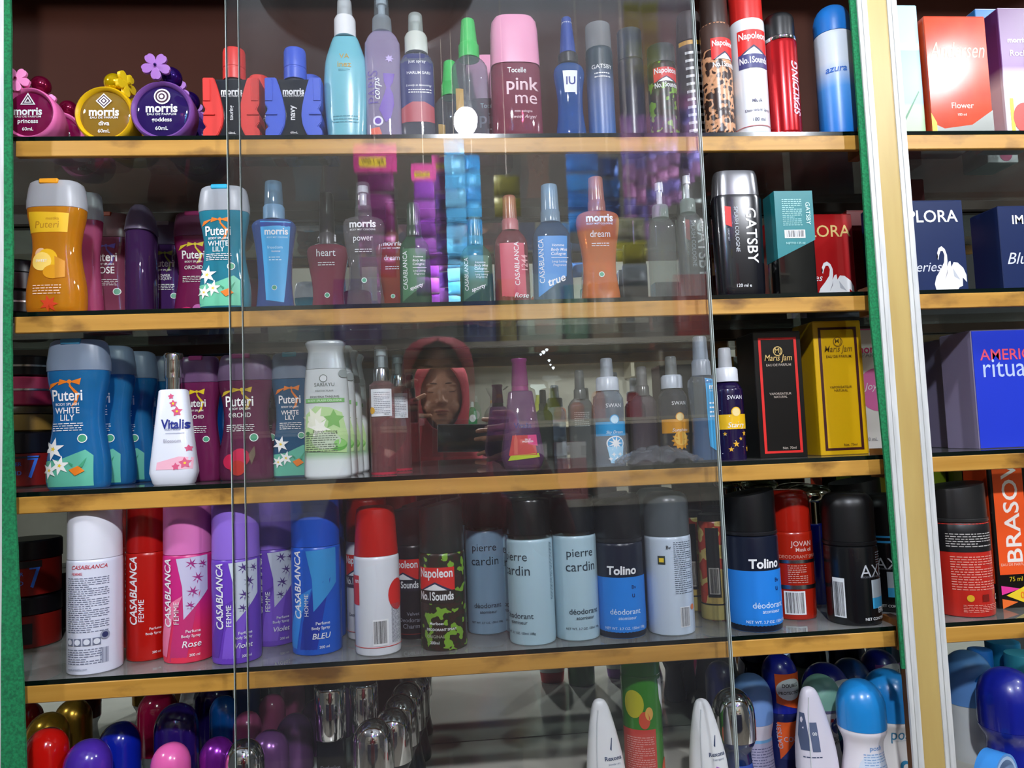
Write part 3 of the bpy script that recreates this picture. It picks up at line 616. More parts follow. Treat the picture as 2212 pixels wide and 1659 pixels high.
LB = pr('#2e9fd8'); deco(t, L, W, H, [P([(-.16, .06), (.24, .04), (.42, .66), (-.26, .67)], LB), T('morris', .10, .585, .52, WHITE, bold=.04, ys=1.15), T('BODY MIST COLOGNE', .12, .54, .46, pr('#c8e6f4')), T('freedom', .06, .465, .34, pr('#bfe2f2'), bold=0), T('homme', .08, .435, .2, WHITE, shear=.3), lines(-.08, .36, .2, .40, 2, pr('#bfe2f2')), O(.03, .155, .06, WHITE), O(.03, .155, .05, GR)])
MB = [(0, .80), (.02, .88), (.08, .88), (.3, .76), (.5, .78), (.75, .94), (.88, 1), (.95, .94), (.985, .7), (1, .45)]
def mist(lab, xl, xr, yt, y, body, cap, word, sh=2, colr=WHITE, hb=.72, liq=None, grp='waisted mist bottles', **k):
    t, W, H = item('body_mist_bottle', lab, 'bottle', xl, xr, yt, sh, y, grp); L = spray(t, W, H, body, cap, cap, MB, 3, .55, hb, .38, .42, .09, liq=liq, **k)
    deco(t, L, W, H, [T('morris', 0, .645, .62, colr, bold=.045, ys=1.1), T('BODY MIST COLOGNE', 0, .60, .60, colr), T(word, 0, .52, .46, colr, bold=0, ys=1.2), lines(-.2, .42, .2, .455, 2, colr, 2), O(0, .20, .065, pr('#dfeee6')), O(0, .20, .05, GR)])
    return t, W, H, L
mist('dull pink waisted mist bottle with a grey cap, set far back', 664, 752, 418, .13, tint('#a83a58', .45), tint('#5d565c', .5, .3), 'heart', hb=.60)
mist('clear colourless waisted mist bottle with white lettering', 742, 832, 396, .05, tint('#e6e0e4', .12), tint('#dfe4e6', .12), 'power')
mist('dark red waisted mist bottle behind the clear one', 812, 884, 440, .13, tint('#b03a22', .5), tint('#9a4a3c', .5, .3), 'dream', hb=.66)
mist('orange waisted mist bottle with a salmon cap', 1246, 1338, 384, .05, tint('#ff8a3c', .45), tint('#e89a78', .5, .2), 'dream')
def casa(lab, xl, xr, yt, y, body, cap, label, word, tilt=True):
    t, W, H = item('body_mist_bottle', lab, 'bottle', xl, xr, yt, 2, y, 'slim mist bottles on the second shelf')
    L = spray(t, W, H, body, cap, cap, [(0, .9), (.02, .97), (.06, 1), (.72, .96), (.88, .84), (.96, .6), (1, .48)], 3, .62, .68, .46, .5, .10)
    it = [P([(-.40, .03), (.30, .20), (.36, .54), (-.36, .54)], label), T('CASABLANCA', -.30, .33, .37, WHITE, rot=90, bold=0), T('Homme', .12, .46, .3, WHITE), T('Body Mist', .14, .42, .40, WHITE, shear=.2), T('Cologne', .12, .385, .36, WHITE, shear=.2), Q(-.06, .352, .36, .356, WHITE), T('Long Lasting', .14, .32, .38, WHITE, shear=.2, bold=0), T('Fragrance', .14, .29, .32, WHITE, shear=.2, bold=0), T(word, .05, .165, .45, WHITE, rot=20, shear=.3, bold=.03)]
    deco(t, L, W, H, it)
casa('green slim mist bottle with vertical white lettering, left of the violet packets', 862, 930, 440, .055, tint('#27593c', .5), tint('#31513f', .5, .2), pr('#2c6a40'), 'sporty')
casa('dark green slim mist bottle half hidden behind hanging packets', 992, 1064, 470, .06, tint('#3a6a4a', .45), tint('#4a6a58', .5, .2), pr('#3c6a4c'), 'sporty')
t, W, H = item('body_mist_bottle', 'red slim mist bottle with a salmon pink cap', 'bottle', 1066, 1142, 424, 2, .055, 'slim mist bottles on the second shelf')
L = spray(t, W, H, tint('#8a2438', .45), tint('#c97868', .55, .25), pl('#b0646a', .35), [(0, .9), (.02, .97), (.06, 1), (.72, .96), (.88, .84), (.96, .6), (1, .48)], 3, .62, .68, .42, .48, .10)
deco(t, L, W, H, [P([(-.32, .0), (.36, .0), (.34, .54), (-.34, .54)], pr('#c43a58')), T('CASABLANCA', .12, .35, .40, WHITE, rot=90, bold=0), T('1244', .33, .36, .14, pr('#e8a8b0'), rot=90), T('Rose', .22, .06, .4, WHITE, shear=.3, bold=0)])
casa('bright blue slim mist bottle with a pale blue cap', 1148, 1234, 400, .05, tint('#2a5a90', .4), tint('#9cc4e4', .55, .2), pr('#2f86d0'), 'true')
for k, (a, b, yt, lab) in enumerate(((1400, 1458, 388, 'empty clear mist bottle with a slim clear cap'), (1462, 1516, 372, 'tall clear mist bottle nearest the right edge of the glass door'))):
    t, W, H = item('body_mist_bottle', lab, 'bottle', a, b, yt, 2, .06); spray(t, W, H, tint('#c8d2ce', .14), CLEAR, tint('#b8ccc4', .4), None, 3, .62, .68, .44, .62, .10)
def splashc(lab, xl, xr, yt, y, rot):
    t, W, H = item('cologne_bottle', lab, 'bottle', xl, xr, yt, 2, y, 'black cologne bottles'); a, b = W/2, W*.24; hb = H*.80
    L = Loft([(0, a*.90, b*.92), (.003, a*.94, b*.97), (.008, a*.955, b), (hb-.004, a*1, b), (hb, a*.96, b*.95)], 3.2); mk('body', L.data(), pl('#0b0c14', .22, coat=.5), t)
    mk('cap', Loft([(hb+.0004, a*.93, b*.94), (H*.96, a*.88, b*.9), (H, a*.82, b*.8)], 3.2).data(), pl('#77777a', .25, .7), t)
    deco(t, L, W, H, [T('GATSBY', .20, .47, .44, WHITE, rot=-90, bold=.02), T('SPLASH COLOGNE', -.10, .52, .36, pr('#c0c4cc'), rot=-90), P([(-.32, .56), (-.20, .54), (-.20, .70), (-.32, .71)], REDL), T('GREAT SKY', -.27, .48, .10, pr('#b0b0b8'), rot=-90), T('120 ml e', -.02, .075, .3, WHITE)])
splashc('black cologne bottle with a silver cap and large white lettering', 1541, 1645, 375, .04, 0)
splashc('black cologne bottle seen through the glass door beside its twin', 1466, 1535, 398, .12, 0)
t, W, H = item('cologne_bottle', 'slanted teal and black cologne bottle', 'bottle', 1668, 1748, 422, 2, .04)
S = Flat(-.014); mk('body', bevbox(-W/2, -.014, 0, W/2, .016, H, .002, 2), pl('#0d0f10', .12, coat=.6), t)
def slab(pts, y0, y1):
    n = len(pts); V = [(x, y0, z) for x, z in pts]+[(x, y1, z) for x, z in pts]
    return V, [tuple(range(n)), tuple(range(2*n-1, n-1, -1))]+[(i, n+i, n+(i+1) % n, (i+1) % n) for i in range(n)]
mk('sleeve', slab([(-W*.51, H*.34), (W*.51, H*.52), (W*.51, H*1.005), (-W*.51, H*1.005)], -.0148, .0168), pl('#14777d', .35), t, smooth=False)
deco(t, Flat(-.0148), W, H, [lines(-.32, .66, .2, .93, 14, pr('#a8dcdc'), 8), Q(-.30, .54, .25, .62, WHITE), bars(-.26, .55, .22, .615, 22, BLACK), T('GATSBY', .36, .78, .22, pr('#c8ecec'), rot=-90), T('NETTO 125 ml', -.02, .49, .5, pr('#a8dcdc'))])
def swan(x, z, k, m, kz=1.2):
    pts = [(-.30, 0), (-.34, .07), (-.29, .13), (-.18, .19), (-.09, .25), (-.07, .31), (-.10, .345), (-.15, .345), (-.19, .31), (-.215, .27), (-.235, .28), (-.23, .33), (-.19, .37), (-.12, .385), (-.05, .36), (-.01, .31), (-.01, .26), (-.03, .21), (.02, .255), (.06, .26), (.07, .21), (.13, .25), (.22, .245), (.34, .20), (.40, .14), (.40, .08), (.31, .12), (.30, .05), (.22, .04), (.15, .0)]
    return [P([(x+a*k, z+b*kz) for a, b in pts], m), P([(x-.235*k, z+.27*kz), (x-.215*k, z+.30*kz), (x-.225*k, z+.325*kz), (x-.245*k, z+.30*kz)], BLACK), P([(x-.02*k, z+.20*kz), (x-.03*k, z+.16*kz), (x-.10*k, z+.10*kz), (x-.04*k, z+.17*kz)], pr('#8a8a90')), P([(x+.10*k, z+.20*kz), (x+.25*k, z+.10*kz), (x+.12*k, z+.13*kz)], pr('#b8bcc4'))]
GOLDP = pr('#d8b870')
box('red box with a white swan at the right end of the second shelf', 1686, 1846, 464, 2, .07, .06, pl('#a5171a', .22, coat=.5), [T('IMPLORA', .02, .81, .90, GOLDP, bold=.01), T('Le Series', -.18, .28, .46, WHITE, shear=.3, bold=0)]+swan(.20, .0, .66, WHITE, 1.2))
box('dark red box standing behind the swan box', 1835, 1896, 455, 2, .09, .06, pl('#7d1418', .3))
box('navy box with a white swan beside the silver post', 1914, 2086, 434, 2, .045, .05, pl('#16264f', .3), [T('IMPLORA', .01, .83, .84, WHITE, bold=.02), T('Series', -.02, .28, .4, pr('#c8ccd8'), shear=.3, bold=0)]+swan(.26, .0, .55, WHITE, 1.3))
box('navy box with white lettering at the right picture edge', 2162, 2310, 445, 2, .045, .05, pl('#18264e', .3), [T('IMPLORA', .06, .84, .72, WHITE, bold=.02), T('Blue', -.22, .38, .4, pr('#c8ccd8'), shear=.35, bold=0)])
box('small dark red box behind the navy swan box', 1940, 2006, 388, 2, .13, .05, pl('#5d1218', .3))
# ================================================================== THIRD SHELF
CAPB = tint('#9fb4cf', .5, .35)
t, W, H, L = wb('large blue body splash bottle with lilies at the left, third shelf', 106, 237, 737, 3, .035, tint('#2490e0', .42), CAPB, tint('#3f9fd0', .6), 'WHITE\nLILY', OR, pr('#5fb59a'), so=-.08)
for k, lab in enumerate(('second blue body splash bottle in the left row, third shelf', 'third blue body splash bottle in the left row, third shelf', 'fourth blue body splash bottle in the left row, third shelf')):
    dup(t, (t.location.x+.004*(k+1), t.location.y+.058*(k+1), t.location.z), lab)
t, W, H = item('lotion_bottle', 'white faceted lotion bottle with pink blossoms and chrome cap', 'bottle', 326, 426, 764, 3, .04)
a = W/2; hb = H*.72
L = Loft([(0, a*.80, a*.52), (H*.012, a*.86, a*.58), (H*.09, a*1.0, a*.66), (H*.13, a*.98, a*.64), (hb*.985, a*.60, a*.44), (hb, a*.54, a*.40)], 3.2); mk('body', L.data(), pl('#dfe2ec', .3, coat=.3), t)
mk('collar', Loft([(hb+.0003, a*.34, a*.34), (hb+H*.09, a*.34, a*.34)], seg=32).data(), CHROME, t)
mk('cap', Loft([(hb+H*.09, a*.40, a*.40), (H*.93, a*.37, a*.37), (H*.985, a*.42, a*.42), (H, a*.38, a*.38)], seg=32).data(), CHROME, t)
PK, PK2 = pr('#d8587e'), pr('#f0b4c6')
deco(t, L, W, H, [P([(-.28, .115), (.46, .115), (.46, .20), (.2, .21), (-.26, .17)], PK2)]+[star(.02+x, z, r, PK, 5, .55, .4) for x, z, r in ((.0, .665, .07), (.05, .61, .09), (.13, .55, .12), (.36, .27, .08), (.30, .16, .13), (.12, .135, .09))]+[O(.02+x, z, .025, YE) for x, z in ((.05, .61), (.13, .55), (.30, .16))]+[T('Vitalis', .10, .455, .56, pr('#1c2a86'), bold=.045, ys=1.25), T('BODY SCENT', .08, .415, .34, pr('#8088a8')), Q(-.08, .385, .3, .388, pr('#8088a8')), T('Blossom', .06, .33, .36, pr('#a8a4b4'), bold=0)])
DR = pr('#c81e4a')
wb('magenta body splash bottle behind the white lotion bottle', 388, 478, 772, 3, .085, tint('#a02a6c', .45), tint('#8a5a90', .55, .3), pl('#a83a80', .4), 'ORCHID', pr('#e8c81e'), None, False, [O(-.2, .1, .15, DR)], so=-.04)
t, W, H, L = wb('wine magenta body splash bottle just behind the glass door edge', 474, 592, 768, 3, .075, tint('#8a2f60', .45), tint('#8a6a94', .55, .3), pl('#a83a80', .4), 'ORCHID', pr('#d0b030'), None, False, [O(-.22, .15, .14, DR), O(-.05, .18, .17, DR), O(-.1, .10, .14, pr('#b8281e')), P([(.1, .2), (.2, .27), (.22, .2), (.15, .12)], pr('#6a5a48'))], so=-.06)
dup(t, (t.location.x+.004, t.location.y+.07, t.location.z), 'wine magenta body splash bottle second in its row')
wb('blue body splash bottle beside the white and green lotion bottle', 588, 680, 764, 3, .078, tint('#2a78b4', .42), CAPB, pl('#3fc0dc', .4), 'WHITE\nLILY', OR, pr('#5fb59a'), so=-.03)
t, W, H = item('lotion_bottle', 'white and green lotion bottle with a magnolia picture', 'bottle', 656, 757, 738, 3, .035, 'magnolia lotion bottles')
a, b = W/2, W*.30; hb = H*.79
L = Loft([(0, a*.90, b*.88), (H*.012, a*.97, b*.96), (H*.04, a*1.0, b), (H*.2, a*.97, b), (H*.5, a*.96, b), (H*.68, a*.92, b*.96), (hb, a*.86, b*.9)], 2.8, smooth=3); mk('body', L.data(), grad('magn', [(.0, '#e6ecee'), (.16, '#dfe8e4'), (.22, '#9fc89a'), (.5, '#e2e8e2'), (.8, '#c2c8c8')]), t)
mk('cap', Loft([(hb+.0004, a*.86, b*.9), (H*.88, a*.78, b*.84), (H*.93, a*.76, b*.84), (H*.98, a*.86, b*.92), (H, a*.78, b*.84)], 2.8, smooth=3).data(), pl('#b9c2c4', .3, .3), t)
DG2, LG = pr('#4e5a52'), pr('#79b85a')
deco(t, L, W, H, [O(-.02, .72, .085, DG2), O(-.02, .72, .07, pr('#cfd4d4')), T('SARIAYU', 0, .675, .42, DG2, bold=.0), T('MARTHA TILAAR', 0, .63, .38, DG2, bold=0), T('EKSOTIKA TANJUNG', 0, .585, .6, pr('#2c3a30'), bold=.01), Q(-.40, .545, .40, .575, pr('#6cae5c')), T('BODY SPLASH COLOGNE', 0, .56, .70, pr('#d8ecd0')),
     P([(-.44, .2), (.42, .18), (.45, .30), (.35, .47), (.1, .51), (-.2, .52), (-.40, .46)], pr('#b9dc98')), star(-.2, .42, .30, pr('#f1f2dc'), 7, .45, .2), star(-.12, .36, .24, pr('#fbfbee'), 6, .4, .9), star(.18, .42, .22, LG, 5, .5, .3), O(.26, .24, .17, pr('#5fae45'), .8), O(.02, .27, .30, pr('#c9d8bc'), .62), O(.30, .25, .12, pr('#8fd070'), .7), lines(-.40, .19, .25, .33, 9, pr('#5a6a58'), 12), O(-.36, .325, .04, pr('#2c7a30')), T('Ekstrak Tanjung', 0, .335, .5, pr('#3a4a38'), bold=0), O(.38, .755, .09, pr('#8d9694'))])
for k, lab in enumerate(('second magnolia lotion bottle in its row', 'third magnolia lotion bottle in its row', 'fourth magnolia lotion bottle in its row, near the mirror')):
    dup(t, (t.location.x+.0015*(k+1), t.location.y+.047*(k+1), t.location.z), lab)
t, W, H = item('body_mist_bottle', 'rosy clear spray bottle with a silver collar and white label', 'bottle', 799, 853, 748, 3, .05, 'rosy clear sprays')
L = spray(t, W, H, tint('#e2a8ac', .16), tint('#c8d4d4', .2), pl('#c9cdd0', .15, 1), [(0, .95), (.02, 1), (.06, 1), (.88, 1), (.95, .92), (1, .6)], 2, 1, .73, .58, .66, .10, liq=tint('#d98a90', .2), fill=.6)
deco(t, L, W, H, [Q(-.46, .45, .46, .66, pr('#e2e6ea')), lines(-.3, .47, .36, .64, 12, pr('#6a7080'), 3), O(-.40, .495, .14, pr('#e8b030')), T('100 ml', .2, .465, .2, pr('#30343c')), Q(-.9, .003, .9, .022, pr('#c03048'))])
dup(t, (t.location.x+.013, t.location.y+.095, t.location.z), 'rosy clear spray bottle standing a step behind its twin')
t, W, H = item('cologne_bottle', 'purple tinted cologne bottle with a magenta cap in front of the mirror', 'bottle', 1079, 1172, 775, 3, .06)
a = W/2; hb = H*.70
L = Loft([(0, a*.78, a*.5), (H*.014, a*.86, a*.56), (H*.11, a*1.0, a*.64), (H*.15, a*.98, a*.62), (hb*.985, a*.56, a*.44), (hb, a*.5, a*.4)], 3.2); mk('body', L.data(), tint('#a86aa8', .22), t)
mk('liquid', Loft([(.004, a*.76, a*.48), (H*.11, a*.93, a*.57), (H*.15, a*.91, a*.56), (H*.32, a*.80, a*.5)], 3.2).data(), tint('#7a3a8c', .3), t)
mk('collar', Loft([(hb+.0003, a*.40, a*.40), (hb+H*.05, a*.38, a*.38)], seg=28).data(), pl('#8a2c6a', .3), t)
mk('cap', Loft([(hb+H*.05, a*.40, a*.40), (H*.96, a*.33, a*.33), (H*.985, a*.38, a*.38), (H, a*.36, a*.36)], seg=28).data(), tint('#9a2a78', .75, .15), t)
deco(t, L, W, H, [T('Vitalis', 0, .385, .40, pr('#26306e'), bold=.03), P([(-.34, .12), (.30, .12), (.26, .30), (-.24, .30)], pr('#b8322e')), P([(-.36, .075), (.36, .10), (.34, .135), (-.3, .12)], pr('#b6c82e')), P([(.1, .22), (.32, .20), (.30, .30), (.1, .30)], pr('#d23a78')), T('TRUE\nWONDER', .10, .25, .26, WHITE), P([(-.22, .13), (-.14, .13), (-.13, .26), (-.17, .31), (-.21, .26)], pr('#c85a4a'))])
def swanb(lab, xl, xr, yt, y, body, band, word, pic, y2=None, cap=tint('#c9d2da', .45, .2), col=pl('#b9c2cc', .3), cy='#d8a020'):
    t, W, H = item('body_mist_bottle', lab, 'bottle', xl, xr, yt, 3, y, 'banded spray bottles')
    L = spray(t, W, H, body, cap, col, None, 2, 1, .70, .44, .76, .12)
    bm_ = pr(band); it = [T('SWAN', .08, .55, .52, WHITE, bold=0), Q(-.62, .27, .62, .40, bm_), O(.08, .42, .16, bm_), O(.08, .42, .13, pr('#e8d090') if pic != 'net' else pr('#bfe0f4')), T(word, .08, .30, .58, WHITE, shear=.3, bold=.0)]
    if pic == 'net': it += [O(.08, .20, .30, WHITE, .8), O(.08, .20, .26, bm_, .8), star(.08, .2, .26, WHITE, 9, .35), P([(-.2, .17), (.36, .17), (.28, .02), (-.1, .02)], pr('#9fd0ec'))]+[star(-.1+.1*k, .06+.04*(k % 2), .08, WHITE, 4, .4) for k in range(5)]
    elif pic == 'sun': it += [star(.08, .20, .34, bm_, 12, .72), O(.08, .22, .24, pr('#e8b850'), 1)]
    else: it += [star(-.3+.16*k, .23-.045*((k*3) % 4), .07+.02*(k % 3), pr('#e0a830'), 5, .42, .3) for k in range(6)]+[O(-.4+.13*((k*5) % 7), .06+.09*k*.6, .012, WHITE) for k in range(8)]
    deco(t, L, W, H, it)
swanb('clear spray bottle with a sky blue band and dreamcatcher', 1282, 1347, 774, .05, tint('#c4d4e4', .22), '#2a9ad4', 'Sky Dream', 'net')
swanb('dusky spray bottle with an orange band and sun picture', 1424, 1484, 770, .058, tint('#6a6a70', .3), '#d8941e', 'Sunshine', 'sun', cap=tint('#a8aca8', .4, .2))
swanb('dark purple spray bottle with a yellow band and gold stars', 1538, 1604, 752, .05, pl('#1a0f38', .18, coat=.6), '#e6b414', 'Starry', 'stars', cap=tint('#dfe2e6', .6, .2), col=pl('#cfd2d8', .3))
t, W, H = item('body_mist_bottle', 'smoky grey flat spray bottle in front of the mirror', 'bottle', 1228, 1282, 800, 3, .09); L = spray(t, W, H, tint('#8a918c', .35), tint('#6a706c', .5, .2), tint('#7a807c', .5, .2), None, 4, .5, .70, .40, .5, .1); deco(t, L, W, H, [lines(-.3, .40, .3, .56, 8, pr('#a8b0aa'), 3), Q(-.1, .1, .12, .2, pr('#4a504c'))])
for k, (a_, b_, yt, h) in enumerate(((1362, 1418, 792, '#5a4c58'), )):
    t, W, H = item('body_mist_bottle', 'half empty smoky violet spray bottle beside the sun bottle', 'bottle', a_, b_, yt, 3, .08); spray(t, W, H, tint('#8a7a86', .25), tint('#9a9a98', .35, .1), tint('#8a8a88', .4, .2), None, 3.4, .6, .70, .42, .52, .1, liq=tint('#3a2a5a', .4), fill=.66)
t, W, H = item('body_mist_bottle', 'pale blue spray bottle at the right edge of the glass door', 'bottle', 1488, 1548, 727, 3, .035)
L = spray(t, W, H, tint('#b4c8dc', .16), tint('#b8c6d4', .5, .3), tint('#c2cedc', .55, .3), [(0, .9), (.02, .96), (.1, .94), (.35, .84), (.6, .88), (.85, 1), (.94, .94), (1, .6)], 2.6, .7, .69, .54, .66, .12, liq=tint('#3f9be0', .28), fill=.5)
deco(t, L, W, H, [P([(.06, .12), (.42, .06), (.50, .64), (.0, .66)], LB), T('mi', .25, .59, .24, WHITE, bold=.05), T('BODY MIST', .28, .555, .24, WHITE), lines(.12, .34, .4, .48, 4, WHITE, 4)])
def maris(lab, xl, xr, yt, mat, line, gold, txt, side=None):
    t, W, H = item('carton_box', lab, 'box', xl, xr, yt, 3, .045, 'tall framed perfume boxes'); S = carton(t, W, .055, H, mat); x0, x1, z0, z1, k, kz = -.40, .40, .035, .955, .055, .018
    deco(t, S, W, H, [Q(x0, z0, x1, z0+kz, line), Q(x0, z1-kz, x1, z1, line), Q(x0, z0, x0+k, z1, line), Q(x1-k, z0, x1, z1, line), O(0, .845, .10, gold), O(0, .845, .08, mat), T('MJ', 0, .845, .12, gold), T('Maris Jam', 0, .785, .58, gold, shear=.25, bold=.01, ys=1.2), T('EAU DE PARFUM', 0, .735, .52, txt), T('VAPORISATEUR', 0, .505, .46, txt), T('NATURAL', 0, .48, .28, txt), T('Net. 70ml', .12, .075, .28, txt)], base=.0003)
maris('tall black box with a red frame line', 1634, 1737, 717, pl('#0a0707', .3), REDL, GOLDP, pr('#b8aca0'))
maris('tall yellow box with a maroon frame line', 1764, 1868, 694, pl('#d2a408', .35), pr('#3a0c0c'), pr('#7a5a10'), pr('#6a4a10'))
box('white box with a pink disc, partly behind the yellow box', 1800, 1926, 711, 3, .11, .05, pl('#e4e2dc', .4), [O(.28, .50, .36, pr('#dc6aa8')), T('morris', .18, .83, .5, pr('#c8286a'), bold=.04), T('PARFUM', .24, .785, .4, pr('#9a9aa0')), T('Joyful', .22, .52, .4, WHITE, shear=.3, bold=0), Q(-.5, .99, .5, 1, pr('#dc6aa8')), T('60 mL', .1, .1, .2, pr('#9a9aa0'))])
LAV, BLU = pl('#857d9c', .5), pl('#2038c0', .35)
for k, (xl, xr, yt, y, lab) in enumerate(((2106, 2262, 712, .04, 'lavender sided box with a bright blue front, nearest the right edge'), (2055, 2205, 728, .104, 'lavender sided box with a narrow blue front, second from the right edge'), (2030, 2110, 740, .17, 'dark lavender box deepest in the right bay'))):
    t, W, H = item('carton_box', lab, 'box', xl, xr, yt, 3, y, 'lavender and blue boxes'); S = carton(t, W, .06 if k < 2 else .08, H, LAV if k < 2 else pl('#4e4a60', .5))
    mk('front_panel', boxd(-W/2+.001, -.0007, .001, W/2, -.0002, H-.001), BLU if k < 2 else pl('#4e4a60', .5), t, smooth=False)
    if k < 2: deco(t, Flat(-.0007), W, H, [T('AMERICAN', .10, .79, 1.0, pr('#e0506a'), bold=.015), T('ritual', -.05, .68, .64, pr('#b8c8f4'), bold=0, ys=1.1)], base=.0003)
# ================================================================== FOURTH SHELF
def casc(lab, xl, xr, yt, y, body, cap, sub, wd, accent=None, style='flat', ch=.36, so=0, txt=WHITE, grp='tall body spray cans'):
    t, W, H = item('spray_can', lab, 'spray can', xl, xr, yt, 4, y, grp); L = can(t, W, H, body, cap, ch, style, .985)
    it = []
    if accent:
        it += [P([(so-.62, .0), (so-.3, .0), (so-.12, .25), (so+.1, .40), (so-.15, .36), (so-.5, .15)], accent[0]), P([(so-.2, .0), (so+.15, .0), (so+.35, .30), (so+.5, .48), (so+.1, .38), (so-.1, .2)], accent[2])]
        it += [P([(so-.02, .62), (so+.62, .63), (so+.62, .42), (so+.12, .26), (so+.10, .45)], accent[1])]
        if sub == 'FEMME':
            for q, (x, z, r) in enumerate(((.28, .585, .13), (.40, .50, .13), (.30, .42, .13), (.5, .58, .1), (.25, .34, .10))): it += [star(so+x, z, r, accent[3], 7, .3, q), O(so+x-.02, z-.01, .025, accent[1])]
    it += [T('CASABLANCA', so-.22, .42, .40, txt, rot=90, bold=.03, shear=.25, ys=1.1), T(sub, so-.02, .30, .13, txt, rot=90, bold=0), T('Perfume', so+.30, .19, .28, txt), T('Body Spray', so+.26, .16, .36, txt), T(wd, so+.27, .115, .36, txt, shear=.2, bold=.01), T('200 ml', so+.32, .05, .2, txt)]
    deco(t, L, W, H, it); return t, W, H, L
t, W, H = item('spray_can', 'tall white spray can covered in small grey print', 'spray can', 149, 262, 1068, 4, .035, 'tall body spray cans'); L = can(t, W, H, pl('#d3d6e4', .3, coat=.3), pl('#dcdde6', .3), .36, 'flat', .985)
DK = pr('#6a7086'); deco(t, L, W, H, [T('CASABLANCA', .10, .60, .66, pr('#b8283a'), bold=.02, shear=.3), T('FEMME', -.12, .563, .22, pr('#c86a78')), lines(-.34, .235, .46, .545, 26, DK, 11), lines(-.34, .06, .32, .15, 7, DK, 13), bars(.30, .06, .46, .145, 8, DK)]+[P([(-.34+.17*k, .165), (-.20+.17*k, .165), (-.20+.17*k, .205), (-.34+.17*k, .205)], DK) for k in range(4)]+[O(-.27+.17*k, .185, .055, pr('#d0d3dc')) for k in range(4)]+[O(.38, .215, .085, pr('#8a8fa0')), O(.38, .215, .055, pr('#2a2f5a')), T('www.priskila.com', -.12, .035, .4, DK)])
def accs(h): return (pr(h[0]), pr(h[1]), pr(h[2]), pr(h[3]))
t, W, H, L = casc('tall red body spray can left of the pink one', 275, 364, 1062, .070, pl('#b2140c', .3), pl('#a8100c', .25), 'FEMME', '', None, so=.05)
dup(t, (t.location.x-.030, t.location.y+.06, t.location.z), 'tall red body spray can half hidden behind the white one')
casc('tall pink body spray can with a pale floral panel', 355, 460, 1066, .055, grad('pinkred', [(.0, '#e0324e'), (.3, '#dc2f5a'), (.62, '#c8287c')]), pl('#d874b4', .35), 'FEMME', 'Rose', accs(('#e87aa0', '#c6c2dc', '#c2306e', '#a02a78')), so=-.06)
t, W, H, L = casc('tall violet body spray can with a pale floral panel', 459, 562, 1080, .038, pl('#6a3fb8', .3), pl('#8f6ad2', .35), 'FEMME', 'Violet', accs(('#5a33a4', '#c9d2e0', '#7d54cc', '#4a2a7c')), so=.0)
dup(t, (t.location.x+.026, t.location.y+.065, t.location.z), 'tall violet body spray can standing behind its twin')
t, W, H, L = casc('tall bright blue body spray can behind the glass door', 630, 736, 1050, .055, pl('#0d56c4', .3), pl('#0b4fc0', .3), 'HOMME', 'BLEU', accs(('#2a8ae0', '#2f8fd0', '#0a2c9c', '#0a2c9c')), style='flat', so=-.10)
dup(t, (t.location.x-.004, t.location.y+.062, t.location.z), 'tall bright blue body spray can standing behind its twin')
WCAN, RCAP = pl('#dfe3ea', .25, coat=.4), pl('#b8160f', .3)
t, W, H, L = plain_can('white spray can with a red cap, back turned with barcode', 765, 863, 1093, 4, .035, WCAN, RCAP, .335, 'taper', [P([(-.75, .34), (-.38, .34), (-.38, .54), (-.75, .54)], REDL), T('on', -.46, .50, .14, WHITE, bold=.04), O(.55, .40, .26, REDL, 1.3), Q(-.06, .07, .28, .245, WHITE), bars(-.04, .085, .24, .235, 26, BLACK), lines(.36, .08, .62, .34, 30, pr('#6a7080'), 4), Q(-1.4, .058, 1.4, .062, REDL)], 'white and red spray cans')
t2, W2, H2, L2 = plain_can('white spray can with a red cap, half hidden behind another', 748, 838, 1078, 4, .105, WCAN, RCAP, .30, 'flat', napo(-.2, .46, .8, pr('#3a2a4a'))+[T('Deodorant Spray', -.1, .18, .7, NAVY), Q(-1.4, .058, 1.4, .062, REDL)], 'white and red spray cans')
dup(t2, (t2.location.x-.004, .165, t2.location.z), 'white spray can with a red cap, last of its row')
t3, W3, H3, L3 = plain_can('black spray can with red label between two others', 848, 936, 1085, 4, .095, pl('#17171f', .3), pl('#14161b', .35), .31, 'slope', napo(-.22, .44, .8, pr('#1c1c2c'))+[T('Velvet', .0, .19, .3, pr('#8a8a98')), T('Deodorant', -.05, .145, .6, pr('#8a8a98')), T('Charm', -.05, .10, .4, pr('#8a8a98')), Q(-1.4, .04, 1.4, .045, pr('#7a2020'))])
dup(t3, (t3.location.x+.008, .158, t3.location.z), 'black spray can hidden at the back beside the white ones')
t4, W4, H4, L4 = plain_can('green and black camouflage spray can on the fourth shelf', 906, 1005, 1075, 4, .038, CAMOG, pl('#15201e', .3), .36, 'slope', napo(-.16, .40, .86, pr('#1c140f'))+[T('Marlboss', -.15, .185, .3, WHITE), T('DEODORANT SPRAY', -.05, .145, .66, WHITE, bold=.03), T('ORIGINAL', -.18, .10, .4, pr('#a8a898')), T('200ml', -.2, .06, .2, WHITE)])
RCAP2 = pl('#a5150f', .3)
plain_can('red capped spray can at the very back of the fourth shelf', 815, 905, 1058, 4, .249, WCAN, RCAP2, .3, 'flat')
PC = pl('#a9c6d2', .3, coat=.3)
